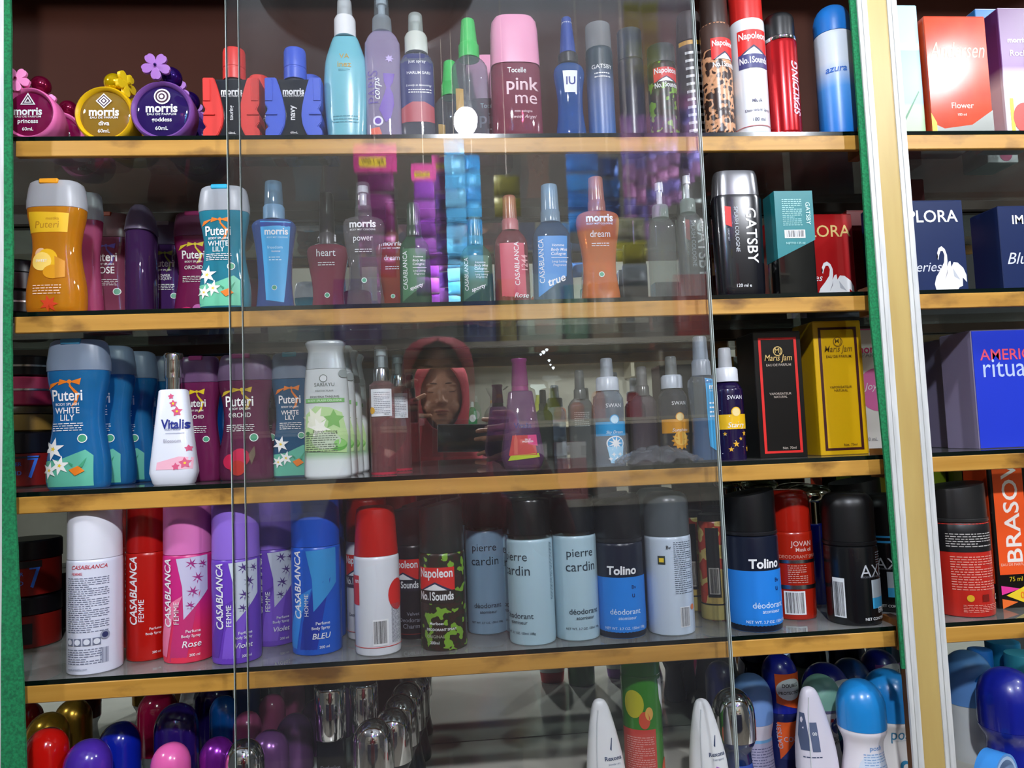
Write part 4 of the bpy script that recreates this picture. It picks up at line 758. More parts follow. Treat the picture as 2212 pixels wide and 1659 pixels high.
def pierre(lab, xl, xr, yt, y, so, extra=(), mat=PC):
    return plain_can(lab, xl, xr, yt, 4, y, mat, pl('#0d1012', .25), .275, 'flat', [T('pierre', so, .60, .62, pr('#20303c'), bold=.0), T('cardin', so+.01, .515, .70, pr('#20303c'), bold=.0), T('déodorant', so+.05, .205, .70, pr('#20303c'), bold=.01), T('atomiseur', so+.06, .16, .42, pr('#20303c')), T('NET WT. 3.7 OZ. 150ml 108g', so+.02, .085, .82, pr('#20303c'))]+list(extra), 'pale blue deodorant cans', pl('#6a6a64', .2, 1), .95)
t1 = pierre('pale blue deodorant can with grey sheen, set back by the camouflage can', 1006, 1092, 1060, .095, -.05, mat=pl('#7f9cb4', .3))[0]
t2 = pierre('pale blue deodorant can turned left, in the front row', 1096, 1195, 1077, .038, -.42, [lines(.42, .3, .52, .7, 40, pr('#4a6a7c'), 5)])[0]
t3 = pierre('pale blue deodorant can facing forward, right of the turned one', 1194, 1289, 1070, .045, .06)[0]
for src, nm in ((t1, 'dusky'), (t2, 'turned'), (t3, 'forward facing')):
    for k in range(2):
        if src.location.y+.06*(k+1) < .235: dup(src, (src.location.x-.004, src.location.y+.058*(k+1), src.location.z), f'pale blue deodorant can, {["second", "third"][k]} behind the {nm} one')
def tolino(lab, xl, xr, yt, y, so):
    return plain_can(lab, xl, xr, yt, 4, y, pl('#141a2c', .28), pl('#0c0d10', .35), .33, 'slope', [Q(-1.55, .0, 1.55, .43, pr('#1f7fdc')), T('Tolino', so, .48, .62, WHITE, bold=.05, shear=.05), T('déodorant', so+.05, .19, .66, pr('#cfe2f8'), bold=.01), T('atomiseur', so+.08, .145, .38, pr('#cfe2f8')), T('NET WT. 3.7 OZ. 150ml 108g', so+.04, .07, .9, pr('#cfe2f8')), T('Bv', so+.24, .36, .1, pr('#12235c')), T('u', so+.22, .30, .06, pr('#12235c'))], 'blue and black deodorant cans', pl('#2a2a2e', .3, .5), .98)[0]
t = tolino('blue and black deodorant can behind the glass door', 1287, 1388, 1070, .045, -.06)
dup(t, (t.location.x+.001, t.location.y+.062, t.location.z), 'blue and black deodorant can second in its row')
t, W, H, L = plain_can('white deodorant can covered in fine print', 1395, 1492, 1062, 4, .042, pl('#c3d2e2', .3, coat=.3), tint('#5f6a70', .6, .3), .31, 'round', [lines(-.02, .29, .46, .66, 26, pr('#5a6678'), 4), Q(.06, .06, .30, .20, WHITE), bars(.07, .065, .29, .195, 18, pr('#404854')), O(.40, .19, .06, pr('#d87a4a')), Q(-.36, .50, -.2, .56, pr('#1c2a20')), Q(-.33, .515, -.23, .545, YE), T('Bv', -.12, .62, .1, BLACK)])
dup(t, (t.location.x+.006, t.location.y+.062, t.location.z), 'white deodorant can, second in its row')
GC2 = noise_mat('camo_gold', [(0, '#b39a52'), (.47, '#c4ad62'), (.52, '#a8331c'), (.6, '#b33a22')], 50, .3, True, detail=1)
for k, (xl, xr, yt, y, lab) in enumerate(((1512, 1574, 1110, .088, 'gold and red camouflage can with a black label'), (1470, 1522, 1103, .14, 'gold and red camouflage can standing further back'))):
    t, W, H, L = plain_can(lab, xl, xr, yt, 4, y, GC2, pl('#2a2620', .3), .06, 'flat', [Q(-.42, .22, .02, .88, BLACK), Q(-.36, .25, -.02, .5, pr('#a8a49a')), bars(-.33, .26, -.05, .49, 14, BLACK), Q(-1.5, .145, 1.5, .16, BLACK), Q(-1.5, 0.01, 1.5, .145, pr('#a89a58'))], 'gold camouflage cans')
tolino('blue and black deodorant can right of the glass door', 1569, 1678, 1055, .038, .06)
plain_can('red deodorant can with two silver rings', 1664, 1752, 1058, 4, .075, pl('#a5200f', .25, coat=.4), pl('#a81d10', .2, coat=.5), .32, 'round', [T('JOVAN', .05, .585, .52, pr('#dcb8b0'), bold=.01), T('Musk oil', .1, .545, .4, pr('#dcb8b0'), bold=.02), T('DEODORANT SPRAY', .02, .49, 1.0, pr('#d08a78')), Q(-1.5, .44, 1.5, .465, SILVER), Q(-1.5, .24, 1.5, .27, SILVER), lines(-.3, .285, .15, .43, 9, pr('#d8a090'), 7), Q(-.42, .045, .05, .225, WHITE), bars(-.38, .055, .02, .215, 20, BLACK)])
GB = pl('#d6cfb4', .08, 1)
for k, (xl, xr, yt, y, lab, bm) in enumerate(((1718, 1792, 1046, .138, 'slim blue perfume bottle with a mushroom shaped gold cap', pl('#0d1f9c', .2, coat=.6)), (1690, 1760, 1042, .215, 'slim red perfume bottle with a mushroom shaped gold cap', pl('#a8200f', .2, coat=.6)))):
    t, W, H = item('perfume_bottle', lab, 'perfume', xl, xr, yt, 4, y, 'mushroom capped perfumes'); r = W*.42
    mk('body', Loft([(0, r*.9, r*.9), (.003, r, r), (H*.66, r, r), (H*.67, r*.9, r*.9)]).data(), bm, t)
    mk('neck_sleeve', Loft([(H*.67, r*.7, r*.7), (H*.86, r*.7, r*.7)], seg=24).data(), GB, t)
    mk('cap', Loft([(H*.85, r*.8, r*.8), (H*.86, r*1.3, r*1.3), (H*.90, r*1.5, r*1.5), (H*.95, r*1.4, r*1.4), (H*.985, r*1.0, r*1.0), (H, r*.3, r*.3)], smooth=3).data(), GB, t)
def axe(lab, xl, xr, yt, y, so, bandz):
    it = [T('AXE', so, .415, .62, pr('#b8bcc2'), bold=-.004), T('DEODORANT BODYSPRAY', so, .37, .6, pr('#6a6e76')), Q(so-.1, .21, so+.5, .345, pr('#a9b4bc')), Q(so-.1, .13, so+.5, .21, pr('#3a9ed0')), T('FRESH', so+.24, .115, .4, WHITE, bold=.03), T('NET CONTENT', so-.02, .055, .5, WHITE), lines(so+.05, .45, so+.25, .56, 6, pr('#8a9098'), 3)]
    if bandz: it += [Q(-1.5, .59, 1.5, .65, pr('#2a8cc4'))]
    return plain_can(lab, xl, xr, yt, 4, y, pl('#101114', .25, coat=.3), pl('#0a0a0c', .4), .40, 'round', it+([] if bandz else [Q(-.62, .06, -.38, .36, pr('#dfe3e6')), bars(-.6, .07, -.4, .33, 12, BLACK)]), 'black body spray cans', pl('#1a1a1c', .3, .4), .97)
axe('black body spray can with outlined lettering, front of the right corner', 1784, 1889, 1064, .036, .22, 0)
axe('black body spray can with a light blue ring, beside the felt strip', 1870, 1966, 1066, .085, -.22, 1)
plain_can('black can with slanted cap, deep in the right corner', 1800, 1905, 1030, 4, .145, pl('#101014', .3), pl('#0c0c0f', .4), .3, 'slope')
# right bay, fourth shelf
plain_can('red and black deodorant can beside the silver post', 2014, 2127, 1040, 4, .045, pl('#c2281e', .3, coat=.3), pl('#1c1b1b', .4), .30, 'slope', [Q(-1.55, .485, 1.55, .70, pr('#141316')), lines(-.5, .52, .34, .63, 6, pr('#c8c4c0'), 3), lines(-.45, .20, .36, .46, 14, pr('#e8a090'), 6), lines(-.3, .04, .4, .10, 5, pr('#e8a090'), 8), O(-.18, .145, .06, pr('#d8a820')), Q(.02, .12, .15, .17, pr('#7a1810')), O(.40, .14, .05, WHITE), O(.40, .14, .03, BLACK)], None, pl('#3a3a3a', .3, .5), .97)
t, W, H = box('black perfume box with an orange panel and yellow price star', 2146, 2226, 985, 4, .045, .05, pl('#120d0b', .25, coat=.4), [Q(-.42, .22, .40, 1.0, pr('#f0561c')), T('BRASOV', .02, .63, .66, pr('#f3e9e2'), rot=90, bold=.02, ys=.85), T('EAU DE PARFUM', -.02, .285, .7, pr('#f3c0a8')), T('75 ml', .0, .19, .35, pr('#d8b820')), P([(-.42, .15), (.1, .125), (-.42, .09)], pr('#e8389a')), P([(-.30, .085), (.3, .15), (.5, .13), (.5, .02), (.3, .02)], YE), P([(-.42, .065), (-.0, .04), (-.42, .0)], pr('#f0702a')), T('005', .25, .083, .34, pr('#f0701c'), bold=.02)])
mk('side_panel', boxd(-W/2-.0008, .004, .03, -W/2-.0001, .046, H-.002), pl('#d2421a', .3), t, smooth=False)
for k, (xl, xr, yt, y, lab, h) in enumerate(((2020, 2056, 990, .15, 'narrow olive green box behind the red and black can', '#8a9a1e'), (2067, 2104, 988, .14, 'narrow yellow green box behind the red and black can', '#98a520'), (2226, 2262, 985, .10, 'yellow box edge at the right picture border', '#c8b020'))):
    box(lab, xl, xr, yt, 4, y, .05, pl(h, .4), [Q(.36, 0, .5, 1, BLACK)])
# ================================================================== BOTTOM SHELF
def ro(lab, xl, xr, yt, y, cap, body=WHITE, ch=.42, items=None, grp='roll-on deodorants', band=None, prof=None, d=1.0, name='roll_on', cat='deodorant'):
    t, W, H = item(name, lab, cat, xl, xr, yt, 5, y, grp); L = rollon(t, W, H, cap, body, ch, prof, band, d)
    if items: deco(t, L, W, H, items)
    return t, W, H, L
def gp(h, r=.12): return pl(h, r, coat=.6)
BG = tint('#c8c8cc', .35)
G1 = 'shiny domed caps on the bottom shelf'
ro('glossy red domed cap in the bottom left corner', 55, 147, 1573, .05, gp('#c3120c'), BG, .62, grp=G1)
ro('gold domed cap behind the front red one', 57, 148, 1540, .11, pl('#b98a2c', .2, .8), BG, .62, grp=G1)
ro('gold domed cap second from the left at the back', 118, 197, 1511, .165, pl('#a87c2a', .25, .8), BG, .62, grp=G1)
ro('small red domed cap peeking out by the felt strip', 28, 92, 1518, .20, gp('#9c0f10'), BG, .62, grp=G1)
ro('violet domed cap between the red and navy ones', 139, 241, 1598, .035, gp('#4a2aa0', .16), BG, .62, grp=G1)
ro('navy blue domed cap near the left', 214, 303, 1560, .088, gp('#0c1f9a', .16), BG, .62, grp=G1)
ro('crimson domed cap at the back of the bottom shelf', 298, 384, 1492, .15, gp('#9c0f3e'), BG, .52, grp=G1)
t, W, H, L = ro('dark indigo domed cap in front of another alike', 335, 429, 1520, .09, gp('#25145e', .14), BG, .62, grp=G1)
dup(t, (t.location.x+.014, t.location.y+.09, t.location.z), 'dark indigo domed cap standing behind another alike')
t, W, H, L = ro('medium blue domed cap left of the pane edge', 454, 514, 1503, .13, gp('#0f56a8', .2), BG, .45, grp=G1)
dup(t, (t.location.x+.012, t.location.y+.062, t.location.z), 'medium blue domed cap second in its row')
t, W, H, L = ro('rose pink domed cap behind the pane edge', 504, 566, 1537, .128, gp('#c75a8e', .2), BG, .5, grp=G1)
dup(t, (t.location.x+.016, t.location.y+.06, t.location.z), 'rose pink domed cap second in its row')
dup(t, (t.location.x+.030, t.location.y+.12, t.location.z), 'rose pink domed cap third in its row')
ro('metallic purple domed cap between pink and chrome', 432, 508, 1593, .05, pl('#7c2396', .2, .6), BG, .6, grp=G1)
ro('bright pink domed cap at the bottom edge', 327, 412, 1605, .035, gp('#e05fa6', .2), BG, .62, grp=G1)
ro('mirror chrome domed cap at the pane edge', 485, 573, 1597, .035, CHROME, BG, .62, grp=G1)
MV = pl('#7a4a88', .22, .5)
t, W, H, L = ro('metallic mauve domed cap first in its row', 540, 626, 1578, .088, MV, pl('#b9c0c0', .4), .62, grp=G1)
for k, lab in enumerate(('second', 'third', 'fourth')):
    dup(t, (t.location.x+.019*(k+1), t.location.y+.05*(k+1), t.location.z), f'metallic mauve domed cap {lab} in its row')
def chromecap(lab, xl, xr, yt, y, n=0, labs=()):
    t, W, H = item('perfume_bottle', lab, 'perfume', xl, xr, yt, 5, y, 'chrome capped bottles'); r = W*.5; hb = H*.60
    mk('body', bevbox(-r*.95, -r*.5, 0, r*.95, r*.5, hb, .004, 3), pl('#0c0c18', .18, coat=.5), t); mk('cap', Loft([(hb, r*1.0, r*1.0), (hb+.002, r*1.05, r*1.05), (H*.98, r*1.05, r*1.05), (H, r*.95, r*.95)]).data(), CHROME, t)
    deco(t, Flat(-r*.5), W, H, [T('BELLAGIO', 0, .33, .66, pr('#b8b8c8')), T('Exclusive', 0, .38, .66, pr('#7a7a8a')), T('Ravish', 0, .14, .5, pr('#a03a4a')), T('100 ml', 0, .09, .2, pr('#7a7a8a'))])
    return t
chromecap('black square perfume bottle with a chrome cylinder cap', 684, 748, 1482, .10)
chromecap('black square perfume bottle beside another with chrome cap', 758, 818, 1474, .125)
t, W, H, L = ro('chrome dome nearest the front in the long chrome row', 764, 852, 1553, .035, CHROME, pl('#10121c', .2), .5, grp='chrome domes')
t, W, H, L = ro('chrome dome second in the long chrome row', 808, 892, 1530, .092, CHROME, pl('#10121c', .2), .5, grp='chrome domes')
for k, lab in enumerate(('third', 'fourth', 'fifth')):
    dup(t, (t.location.x+.006*(k+1), t.location.y+.048*(k+1), t.location.z), f'chrome dome {lab} in the long chrome row')
def teardrop(lab, xl, xr, yt, y, body, base, items, basez=.14, lean=.0):
    t, W, H = item('roll_on', lab, 'deodorant', xl, xr, yt, 5, y, 'white teardrop deodorants'); a = W/2
    L = Loft([(H*basez, a*.96, a*.62), (H*.25, a*1, a*.66), (H*.45, a*.93, a*.62), (H*.65, a*.76, a*.52), (H*.8, a*.60, a*.42), (H*.92, a*.44, a*.32), (H*.975, a*.30, a*.22), (H*.993, a*.17, a*.13), (H, a*.05, a*.04)], 2.3, smooth=4)
    lean_ = lambda z: -.30*a*max(0, z/H-.25)**1.2
    v_, f_ = L.data(); mk('body', ([(x+lean_(z), y, z) for x, y, z in v_], f_), body, t)
    L0 = L.front; L.front = lambda u, z, o: (lambda p: (p[0]+lean_(p[2]), p[1], p[2]))(L0(u, z, o))
    mk('cap', Loft([(0, a*.80, a*.55), (.003, a*.88, a*.58), (H*basez-.0004, a*.95, a*.62)], 2.3).data(), base, t)
    mk('side_seam', tube([L.front(-a*.55*s[1], H*s[0], .0002) for s in ((.2, 1), (.35, .98), (.5, .88), (.65, .74), (.8, .54), (.92, .3))], .0007, 6), pl('#cdd2d6', .4), t)
    deco(t, L, W, H, items)
RX = pr('#1c3a66')
teardrop('white teardrop deodorant with a red swirl, left of the green can', 1266, 1352, 1508, .04, WHITE, pl('#d83a3a', .35), [P([(.10, .60), (.16, .69), (.18, .69), (.135, .585)], RX), T('Rexona', .16, .525, .42, RX, bold=.03), T('powder dry', .18, .475, .3, pr('#8a94a8')), P([(.0, .26), (.42, .26), (.42, .36), (.1, .42)], pr('#e0505a'))])
teardrop('white teardrop deodorant with a purple swirl, left of the chrome dome', 1488, 1572, 1508, .04, WHITE, pl('#8a3ab0', .35), [P([(.10, .60), (.16, .69), (.18, .69), (.135, .585)], RX), T('Rexona', .16, .525, .42, RX, bold=.03), T('free spirit', .18, .475, .3, pr('#8a94a8')), P([(.0, .26), (.42, .26), (.42, .36), (.1, .42)], pr('#a04ac0'))])
teardrop('white teardrop deodorant with grey print and pink cap', 1718, 1806, 1482, .05, pl('#d9d5e2', .35), pl('#d83a7c', .35), [Q(-.42, .45, -.24, .78, pr('#4a5674')), Q(-.20, .44, -.02, .70, pr('#5a6684')), T('00', -.1, .6, .1, WHITE), lines(-.4, .38, .0, .41, 1, pr('#4a5674'))], basez=.30)
t, W, H, L = plain_can('green spray can with a red printed panel on the bottom shelf', 1346, 1430, 1400, 5, .06, pl('#2d7a1c', .22, coat=.4), pl('#2d7a1c', .22, coat=.4), .15, 'round', [Q(-.72, .0, .22, .52, pr('#c33a30')), O(-.32, .68, .26, pr('#b9b41e'), 1.3), P([(.34, .95), (.9, .95), (.9, .5), (.62, .58), (.40, .70)], WHITE), O(-.06, .58, .14, pr('#c8482a'), 1.5), O(.06, .62, .10, pr('#d8a24a'), 1.6), O(.55, .25, .16, pr('#d8552a'), 1.6), lines(-.55, .12, .16, .48, 26, pr('#e0a098'), 5), Q(-.15, .0, .14, .12, WHITE), bars(-.13, .0, .12, .11, 14, BLACK)], capw=.99)
ro('chrome domed navy deodorant behind the pane edge', 1543, 1632, 1487, .075, CHROME, gp('#12244e'), .48, grp='mixed roll-ons', items=[Q(-.1, .05, .35, .3, pr('#2c4a9a'))])
ro('powder blue domed deodorant with a white back label', 1583, 1668, 1455, .125, pl('#6f94cf', .5), pl('#cfc8d6', .4), .48, grp='mixed roll-ons', prof=[(0, .9), (.03, .95), (.3, .9), (.7, .86), (.92, .95), (1, .98)], items=[Q(-.35, .03, .46, .36, pr('#a9a6c4')), lines(-.3, .05, .42, .30, 9, pr('#5a5a80'), 3), Q(-.35, .34, .46, .37, pr('#6fa8d8'))])
DPB = gp('#101c8a', .3)
def dp(lab, xl, xr, yt, y, col, so=.1, k=.5):
    return ro(lab, xl, xr, yt, y, DPB, tint('#16206a', .7), k, grp='navy double protection roll-ons', prof=[(0, .9), (.03, .96), (.25, .97), (.6, .8), (.8, .78), (.94, .95), (1, 1)], items=[P([(so-.42, .60), (so+.42, .52), (so+.44, .86), (so-.44, .86)], pr(col)), O(so, .72, .42, pr('#d8dadd'), .72), T('DOUBLE', so, .755, .5, BLACK, bold=.03), T('PROTECTION', so, .69, .7, BLACK, bold=.03), Q(so-.4, .10, so+.4, .42, pr(col)), P([(so-.4, .10), (so+.4, .10), (so+.4, .36)], pr('#1a2a6a')), T('COOL', so, .27, .5, pr('#a8a8c0'), bold=0), T('GATSBY', so-.36, .30, .22, pr('#a9a4b8'), rot=90)])
dp('navy double protection roll-on with an orange label', 1652, 1724, 1412, .135, '#d8551c')
dp('navy double protection roll-on with a white label behind the green cap', 1738, 1834, 1432, .168, '#2a7a9a', .15)
dp('navy double protection roll-on with a violet label deep by the felt', 1862, 1940, 1402, .235, '#8a4aa8')
ro('plain navy roll-on hidden behind the pane edge', 1528, 1590, 1428, .17, gp('#0f1a5a', .3), gp('#141c50'), .5, grp='mixed roll-ons')
ro('sage green domed deodorant with a round navy badge', 1738, 1816, 1457, .105, pl('#7fb0a0', .45), pl('#d3d5da', .35), .34, grp='mixed roll-ons', band=pl('#5a5a7a', .3), items=[O(.30, .52, .25, pr('#1c2a7c')), T('NIVEA', .30, .52, .36, WHITE, bold=.02), T('BLACK\nWHITE', .3, .36, .4, pr('#3a3a40'), bold=.02), Q(.02, .56, .1, .60, pr('#c02a3a'))])
BLC = pl('#1f86cf', .28, coat=.3); PB = [(0, .92), (.02, .98), (.12, 1), (.35, .93), (.62, .80), (.8, .80), (.94, .96), (1, .97)]
t, W, H, L = ro('white roll-on with a bright blue cap, front right', 1815, 1912, 1467, .04, BLC, pl('#e3dfe6', .35), .40, grp='white and blue roll-ons', prof=PB, items=[O(.02, .22, .38, pr('#d0daea'), 1.25), T('posh', .06, .455, .26, pr('#4a8ac8'), bold=0), lines(-.2, .25, .34, .42, 8, pr('#7aa0cc'), 3), lines(-.2, .14, .3, .21, 3, pr('#5a6a80'), 4)])
t, W, H, L = ro('white roll-on with a bright blue cap and lettering, by the felt strip', 1872, 1972, 1445, .07, BLC, pl('#e6e3e0', .35), .42, grp='white and blue roll-ons', prof=PB, items=[T('posh', .05, .46, .5, pr('#2a7aa0'), bold=0, ys=1.2), Q(-.2, .415, .35, .418, pr('#9ab0bc')), O(.28, .34, .12, pr('#8a9aa4'), 1), O(.28, .32, .09, WHITE), O(.33, .24, .16, pr('#e0a878'), 1.1), O(.36, .30, .09, pr('#d89868')), O(-.0, .21, .10, pr('#2a86b4')), O(.02, .195, .07, pl('#e6e3e0', .35))])
ro('deep blue domed roll-on behind the bright blue ones', 1800, 1880, 1422, .215, gp('#1a4f96', .3), WHITE, .45, grp='white and blue roll-ons')
# right bay
ro('pale blue domed roll-on with a round blue sticker', 2048, 2142, 1405, .115, pl('#5a8ccb', .45), pl('#c9cdce', .4), .48, grp='right bay roll-ons', prof=[(0, .93), (.03, .98), (.4, .97), (.8, .95), (1, .97)], items=[O(.12, .71, .33, pr('#1a5fb0')), T('Melindungi', .14, .755, .5, WHITE, bold=.02), T('kering &', .14, .705, .4, WHITE, bold=.02), T('berkeringat', .14, .665, .44, WHITE, bold=.02), O(.32, .30, .24, pr('#8ac8b8')), T('DOLPHIN', .26, .28, .46, pr('#1c5a5a'), bold=.03), T('ACTIVE', .3, .23, .3, pr('#1c5a5a')), Q(.05, .08, .5, .14, pr('#3a9ac8'))])
for k, (xl, xr, yt, y, lab, h) in enumerate(((2100, 2148, 1402, .15, 'blue flat topped bottle behind the sticker roll-on', '#1f6cc0'), (2140, 2206, 1384, .165, 'cyan capped bottle at the back of the right bay', '#1f86b8'))):
    t, W, H, L = plain_can(lab, xl, xr, yt, 5, y, pl('#b8c4d8', .4), pl(h, .4), .28, 'flat', name='deodorant_bottle', cat='deodorant')
plain_can('turquoise bottle behind the big navy roll-on', 2182, 2250, 1410, 5, .12, pl('#4aa8b8', .4), pl('#3a9ab4', .4), .25, 'flat', name='deodorant_bottle', cat='deodorant')
ro('big navy roll-on with a red label at the right edge', 2124, 2240, 1442, .040, DPB, gp('#141f8e', .3), .50, grp='right bay roll-ons', prof=[(0, .8), (.03, .84), (.5, .80), (.75, .78), (.92, .95), (1, 1)], items=[P([(.0, .50), (.8, .50), (.8, .80), (.0, .80)], pr('#d8382c')), O(.38, .68, .40, WHITE, .85), T('DOUBLE', .36, .72, .52, BLACK, bold=.03), T('PROTECTION', .42, .645, .7, BLACK, bold=.03), P([(-.06, .05), (.8, .05), (.8, .42), (.0, .42)], pr('#c83028')), T('GATSBY', .12, .22, .26, WHITE, rot=-90, bold=.01), T('FRESH', .3, .535, .3, pr('#7a1810'))])
tp = thing('tape_roll', 'blue roll of sticky tape lying on its side at the lower right', 'tape', at(2172, 1668, -.012)-Vector((0, 0, 0)))
def ringd(ri, ro_, d, n=40):
    V, F = [], []
    for r_, y in ((ri, 0), (ro_, 0), (ro_, d), (ri, d)):
        for k in range(n): a_ = 2*math.pi*k/n; V.append((r_*math.sin(a_), y, r_*math.cos(a_)))
    for i in range(4):
        for k in range(n): F.append((i*n+k, i*n+(k+1) % n, ((i+1) % 4)*n+(k+1) % n, ((i+1) % 4)*n+k))
    return V, F
mk('core', ringd(.022, .0255, .022), pl('#a8c4e6', .4), tp); mk('tape_band', ringd(.0257, .0285, .022), pl('#3f8fdc', .3, coat=.3), tp)
tp.location.z = SZ[4]+.0285; tp.location.x = at(2172, 1655, -.012).x; tp.rotation_euler.z = .5
# ================================================================== JARS in the left bay
def jars(x0, y, sh, specs):
    z = SZ[sh-1]
    for lab, r, h, body, lid, lh, ring, txt in specs:
        t = thing('hair_cream_jar', lab, 'jar', (x0, y, z), 0, 'stacked jars in the left bay'); L = jar(t, r, h, body, lid, lh, ring)
        if txt: deco(t, L, 2*r, h, txt)
        z += h+.0006
JR, JB = pl('#7a1610', .3), pl('#0e0c10', .3)
SV = [T('7', .34, .36, .17, pr('#3a78e8'), bold=.03, ys=1.5), T('WATER', .02, .42, .30, pr('#3a62b8'), bold=.01), T('GRID', .06, .26, .22, pr('#3a62b8'), bold=.01), Q(-.3, .52, .44, .64, pr('#150c10'))]
xj = at(62, 1250, .165).x
jars(xj, .165, 4, [('red jar with a black lid at the bottom of the left stack', .036, .062, JR, JB, .34, None, [Q(-.2, .1, .3, .5, BLACK)]), ('red jar with a blue number seven, below the third shelf rail', .036, .068, JR, JB, .34, None, SV)])
xj = at(58, 1000, .165).x
jars(xj, .165, 3, [('red jar with a blue number seven, standing on the third shelf', .036, .068, JR, JB, .38, None, SV), ('small gold carton coloured tin on top of the red jar', .031, .032, pl('#8a6a2c', .4), pl('#4a3818', .4), .3, None, None), ('pink jar with a ribbed pink lid and silver ring', .033, .036, pl('#b02a50', .3), pl('#d0406a', .4), .45, SILVER, None), ('flat black tin with a silver rim above the pink jar', .034, .026, JB, JB, .5, SILVER, None)])
xj2 = at(100, 1000, .245).x
jars(xj2, .247, 3, [('black jar behind the red number seven jar', .030, .06, JB, JB, .4, SILVER, None), ('second black jar in the back stack', .030, .05, JB, JB, .4, SILVER, None), ('third black jar in the back stack', .030, .04, JB, JB, .4, SILVER, None)])
jars(at(105, 1250, .245).x, .248, 4, [('purplish black jar with small print on the fourth shelf', .030, .075, pl('#1c0c18', .3), JB, .4, None, [T('MY\nSCENT', .2, .3, .4, pr('#6a3a5a'))])])
xj = at(44, 640, .20).x
jars(xj, .20, 2, [('black tin with silver rim at the base of the upper stack', .034, .03, JB, JB, .5, SILVER, None), ('second black tin with silver rim in the upper stack', .034, .03, JB, JB, .5, SILVER, None), ('dark maroon jar in the upper stack', .033, .04, pl('#2c0c10', .3), JB, .4, None, None)])
t, W, H = 0, 0, 0
# crumpled clear wrapper lying on the third shelf
bm = bmesh.new(); bmesh.ops.create_grid(bm, x_segments=22, y_segments=14, size=.5); rr = random.Random(4)
for v in bm.verts:
    x, y = v.co.x, v.co.y; v.co = (x*.10, y*.032, .016*max(0, 1-(2*x)**2)*max(0, 1-(2*y)**2)+rr.uniform(0, .006))
p = at(1420, 985, .019); tag(mk('plastic_wrapper', bm, tint('#d0d4dc', .15), None, True, 20, (p.x, .019, SZ[2]+.0008)), 'crumpled clear plastic wrapper on the third shelf', 'wrapper')
# ================================================================== THE SHOP BEHIND THE VIEWER (seen in the mirror and the doors)
SH = thing('wall_shelf', 'cream shelf board on the wall behind the viewer', 'shelf', (.5, -2.86, 0))
zb = seen_in(YM, 1100, 916, -2.8).z
mk('board', boxd(-1.4, -.13, zb-.03, 1.4, .13, zb), pl('#d9cfae', .5), SH, smooth=False); mk('groove', boxd(-1.4, .13, zb-.018, 1.4, .1302, zb-.014), pl('#a89f80', .6), SH, smooth=False)
for x in (-1.0, 0, 1.0): mk('bracket', boxd(x-.01, -.13, zb-.14, x+.01, .05, zb-.03), pl('#b0a890', .5), SH, smooth=False)
zu = seen_in(YM, 1100, 768, -2.8).z
SU = thing('wall_shelf', 'higher cream shelf board carrying soft packs', 'shelf', (.5, -2.86, 0))
mk('board', boxd(-1.4, -.13, zu-.03, 1.4, .13, zu), pl('#cfc7b0', .5), SU, smooth=False)
for x in (-1.0, 0, 1.0): mk('bracket', boxd(x-.01, -.13, zu-.14, x+.01, .05, zu-.03), pl('#b0a890', .5), SU, smooth=False)
def on_wall(name, lab, cat, xl, xr, yt, zbase, y=-2.80):
    a, b = seen_in(YM, xl, 880, y), seen_in(YM, xr, 880, y); z = seen_in(YM, (xl+xr)/2, yt, y).z
    return thing(name, lab, cat, ((a.x+b.x)/2, y, zbase), math.pi), abs(b.x-a.x), z-zbase
t, W, H = on_wall('cleaner_bottle', 'green household bottle on the cream wall shelf', 'bottle', 1010, 1030, 868, zb)
L = Loft([(0, W*.45, W*.3), (.005, W*.5, W*.34), (H*.5, W*.5, W*.34), (H*.7, W*.3, W*.2), (H*.78, W*.16, W*.16)], 2.6, smooth=3); mk('body', L.data(), pl('#1f8a4a', .3), t); mk('cap', Loft([(H*.78, W*.2, W*.2), (H, W*.18, W*.18)], seg=20).data(), pl('#d8e8e0', .4), t); deco(t, L, W, H, [O(0, .3, .34, WHITE, 1.2)])
t, W, H = on_wall('glass_decanter', 'round glass decanter with a flared mouth on the wall shelf', 'decanter', 1045, 1084, 838, zb)
mk('body', Loft([(0, W*.3, W*.3), (H*.04, W*.4, W*.4), (H*.22, W*.5, W*.5), (H*.4, W*.38, W*.38), (H*.52, W*.16, W*.16), (H*.72, W*.12, W*.12), (H*.86, W*.25, W*.25), (H, W*.36, W*.36)], smooth=4).data(True, False), tint('#d8d8d2', .3), t); mk('contents', Loft([(.006, W*.3, W*.3), (H*.1, W*.42, W*.42), (H*.22, W*.45, W*.45), (H*.3, W*.4, W*.4)]).data(), tint('#c07a4a', .5), t); mk('neck_band', Loft([(H*.58, W*.15, W*.15), (H*.66, W*.14, W*.14)], seg=20).data(), pl('#c8964a', .4), t)
t, W, H = on_wall('trigger_sprayer', 'yellow green trigger spray bottle on the wall shelf', 'bottle', 1146, 1180, 830, zb)
mk('body', Loft([(0, W*.36, W*.25), (H*.03, W*.44, W*.3), (H*.25, W*.48, W*.32), (H*.45, W*.26, W*.2), (H*.62, W*.15, W*.13), (H*.72, W*.13, W*.12)], 2.4, smooth=4).data(), tint('#cfd836', .55), t)
mk('trigger_head', slab([(-W*.15, H*.72), (W*.15, H*.72), (W*.2, H*.86), (W*.5, H*.93), (W*.45, H), (-W*.4, H*.99), (-W*.55, H*.9), (-W*.2, H*.87)], -.012, .012), pl('#e4ecdf', .4), t, smooth=False)
